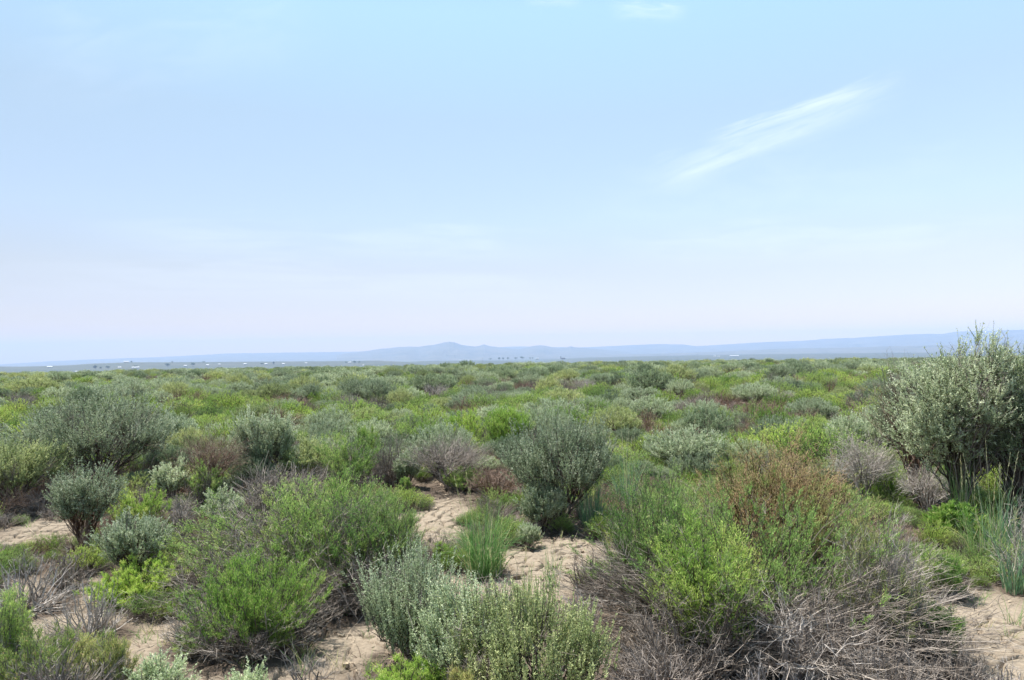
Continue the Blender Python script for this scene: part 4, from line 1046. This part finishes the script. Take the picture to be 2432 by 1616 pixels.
# ------------------------------------------------------------------ sun, sky, camera
SUN_EL, SUN_AZ = rad(64), rad(-58)                            # azimuth clockwise from the view direction
sd = Vector((math.cos(SUN_EL) * math.sin(SUN_AZ), math.cos(SUN_EL) * math.cos(SUN_AZ), math.sin(SUN_EL)))
sl = bpy.data.lights.new('sun', 'SUN'); sl.energy = 5.0; sl.angle = rad(.53); sl.color = (1, .955, .88)
so = link(bpy.data.objects.new('sun', sl)); so.rotation_euler = (-sd).to_track_quat('-Z', 'Y').to_euler(); so.location = (0, 0, 50)

w = bpy.data.worlds.new('World'); scene.world = w; w.use_nodes = True
nt = w.node_tree; N, Lk = nt.nodes, nt.links; N.clear()
sky = N.new('ShaderNodeTexSky'); sky.sky_type = 'NISHITA'; sky.sun_disc = False; sky.sun_elevation = SUN_EL; sky.sun_rotation = SUN_AZ
sky.altitude = 1200; sky.air_density = 1.0; sky.dust_density = .6; sky.ozone_density = 1.0
tc = N.new('ShaderNodeTexCoord')
def vmath(op, a, b=None, out=0):
    n = N.new('ShaderNodeVectorMath'); n.operation = op
    for i, v in enumerate((a, b)):
        if v is None: continue
        if hasattr(v, 'links'): Lk.new(v, n.inputs[i])
        else: n.inputs[i].default_value = v
    return n.outputs['Value'] if op == 'DOT_PRODUCT' else n.outputs[0]
def math_(op, a, b=None, c=None, clamp=False):
    n = N.new('ShaderNodeMath'); n.operation = op; n.use_clamp = clamp
    for i, v in enumerate((a, b, c)):
        if v is None: continue
        if hasattr(v, 'links'): Lk.new(v, n.inputs[i])
        else: n.inputs[i].default_value = v
    return n.outputs[0]
def smooth(a, b, v):
    n = N.new('ShaderNodeMapRange'); n.interpolation_type = 'SMOOTHSTEP'; n.inputs['From Min'].default_value = a; n.inputs['From Max'].default_value = b
    Lk.new(v, n.inputs['Value']); return n.outputs['Result']
dirv = tc.outputs['Generated']
def wisp(x0, y0, x1, y1, wd, strength, ns, seed, lift=.0):
    """a streak of cirrus between two sky directions"""
    a, b = [Vector(pray(*p)).normalized() for p in ((x0, y0), (x1, y1))]
    mid_ = ((a + b) / 2).normalized(); ax = (b - a).normalized(); up = mid_.cross(ax).normalized(); L = (b - a).length / 2
    u = math_('DIVIDE', vmath('DOT_PRODUCT', vmath('SUBTRACT', dirv, tuple(mid_)), tuple(ax)), L)
    v = math_('DIVIDE', vmath('DOT_PRODUCT', dirv, tuple(up)), wd)
    cb = N.new('ShaderNodeCombineXYZ'); Lk.new(u, cb.inputs[0]); Lk.new(v, cb.inputs[1]); cb.inputs[2].default_value = seed
    n1 = N.new('ShaderNodeTexNoise'); n1.inputs['Scale'].default_value = 1.0; n1.inputs['Detail'].default_value = 7; n1.inputs['Roughness'].default_value = .55; n1.inputs['Distortion'].default_value = .6
    mp = N.new('ShaderNodeMapping'); mp.inputs['Scale'].default_value = (ns, 2.2, 1); Lk.new(cb.outputs[0], mp.inputs[0]); Lk.new(mp.outputs[0], n1.inputs['Vector'])
    v2 = math_('ADD', v, math_('MULTIPLY', math_('SUBTRACT', n1.outputs['Fac'], .5), 1.6))
    m = math_('MULTIPLY', math_('SUBTRACT', 1, smooth(.25, 1.0, math_('ABSOLUTE', v2))), math_('SUBTRACT', 1, smooth(.45, 1.05, math_('ABSOLUTE', u))))
    m = math_('MULTIPLY', m, smooth(.22, .75, n1.outputs['Fac']))
    front = smooth(0, .2, vmath('DOT_PRODUCT', dirv, tuple(mid_)))
    return math_('MULTIPLY', math_('MULTIPLY', m, front), strength)
ws = [wisp(1530, 440, 2180, 182, .034, .34, 1.6, 3.1), wisp(1660, 338, 2160, 178, .012, .42, 2.2, 8.7), wisp(1560, 440, 2010, 268, .012, .30, 2.6, 4.4), wisp(1440, 26, 1640, 30, .014, .34, 1.6, 5.5), wisp(1235, 0, 1390, 6, .009, .24, 1.4, 9.2),
      wisp(100, 560, 1400, 590, .035, .22, 2.5, 12.0), wisp(1400, 600, 2500, 560, .035, .22, 2.6, 15.3), wisp(-200, 650, 1500, 690, .035, .2, 2.5, 17.7), wisp(0, 190, 800, 60, .06, .12, 2.2, 21.), wisp(1300, 500, 2432, 420, .06, .1, 3.2, 25.)]
tot = ws[0]
for q in ws[1:]: tot = math_('ADD', tot, q)
tot = math_('MINIMUM', tot, 1.0)
grade = N.new('ShaderNodeMix'); grade.data_type = 'RGBA'; grade.blend_type = 'MULTIPLY'; grade.inputs[0].default_value = 1.0
Lk.new(sky.outputs[0], grade.inputs[6]); 
sz_ = N.new('ShaderNodeSeparateXYZ'); Lk.new(dirv, sz_.inputs[0])
gr = ramp(N, [(z_, (a_ / 2, b_ / 2, c_ / 2)) for z_, a_, b_, c_ in SKYG])
Lk.new(sz_.outputs[2], gr.inputs[0]); 
mx_ = N.new('ShaderNodeMapRange'); mx_.inputs['From Min'].default_value = -.6; mx_.inputs['From Max'].default_value = .6; mx_.inputs['To Min'].default_value = .76; mx_.inputs['To Max'].default_value = 1.20
Lk.new(sz_.outputs[0], mx_.inputs['Value'])
Lk.new(vmath('MULTIPLY', gr.outputs[0], math_('MULTIPLY', mx_.outputs['Result'], 1.25)), grade.inputs[7])
cl = N.new('ShaderNodeMix'); cl.data_type = 'RGBA'; Lk.new(math_('MULTIPLY', tot, .6), cl.inputs[0]); Lk.new(grade.outputs[2], cl.inputs[6]); cl.inputs[7].default_value = (4.6, 4.9, 5.2, 1)
bg = N.new('ShaderNodeBackground'); bg.inputs['Strength'].default_value = .15; Lk.new(cl.outputs[2], bg.inputs['Color'])
wo = N.new('ShaderNodeOutputWorld'); Lk.new(bg.outputs[0], wo.inputs['Surface'])

cam = bpy.data.cameras.new('camera'); cam.sensor_width = 36; cam.sensor_fit = 'HORIZONTAL'; cam.lens = 36 * FPX / 2432; cam.clip_start = .05; cam.clip_end = 90000
co = link(bpy.data.objects.new('camera', cam)); scene.camera = co
Mx = Matrix(((R_[0], U_[0], -F_[0], CAM[0]), (R_[1], U_[1], -F_[1], CAM[1]), (R_[2], U_[2], -F_[2], CAM[2]), (0, 0, 0, 1)))
co.matrix_world = Mx
vs = scene.view_settings; vs.view_transform = 'Standard'; vs.look = 'None'; vs.gamma = 1; vs.use_curve_mapping = False; vs.exposure = 1.0
scene.cycles.use_denoising = True
scene.cycles.max_bounces = 8; scene.cycles.transparent_max_bounces = 16; scene.cycles.volume_bounces = 1
scene.render.film_transparent = False
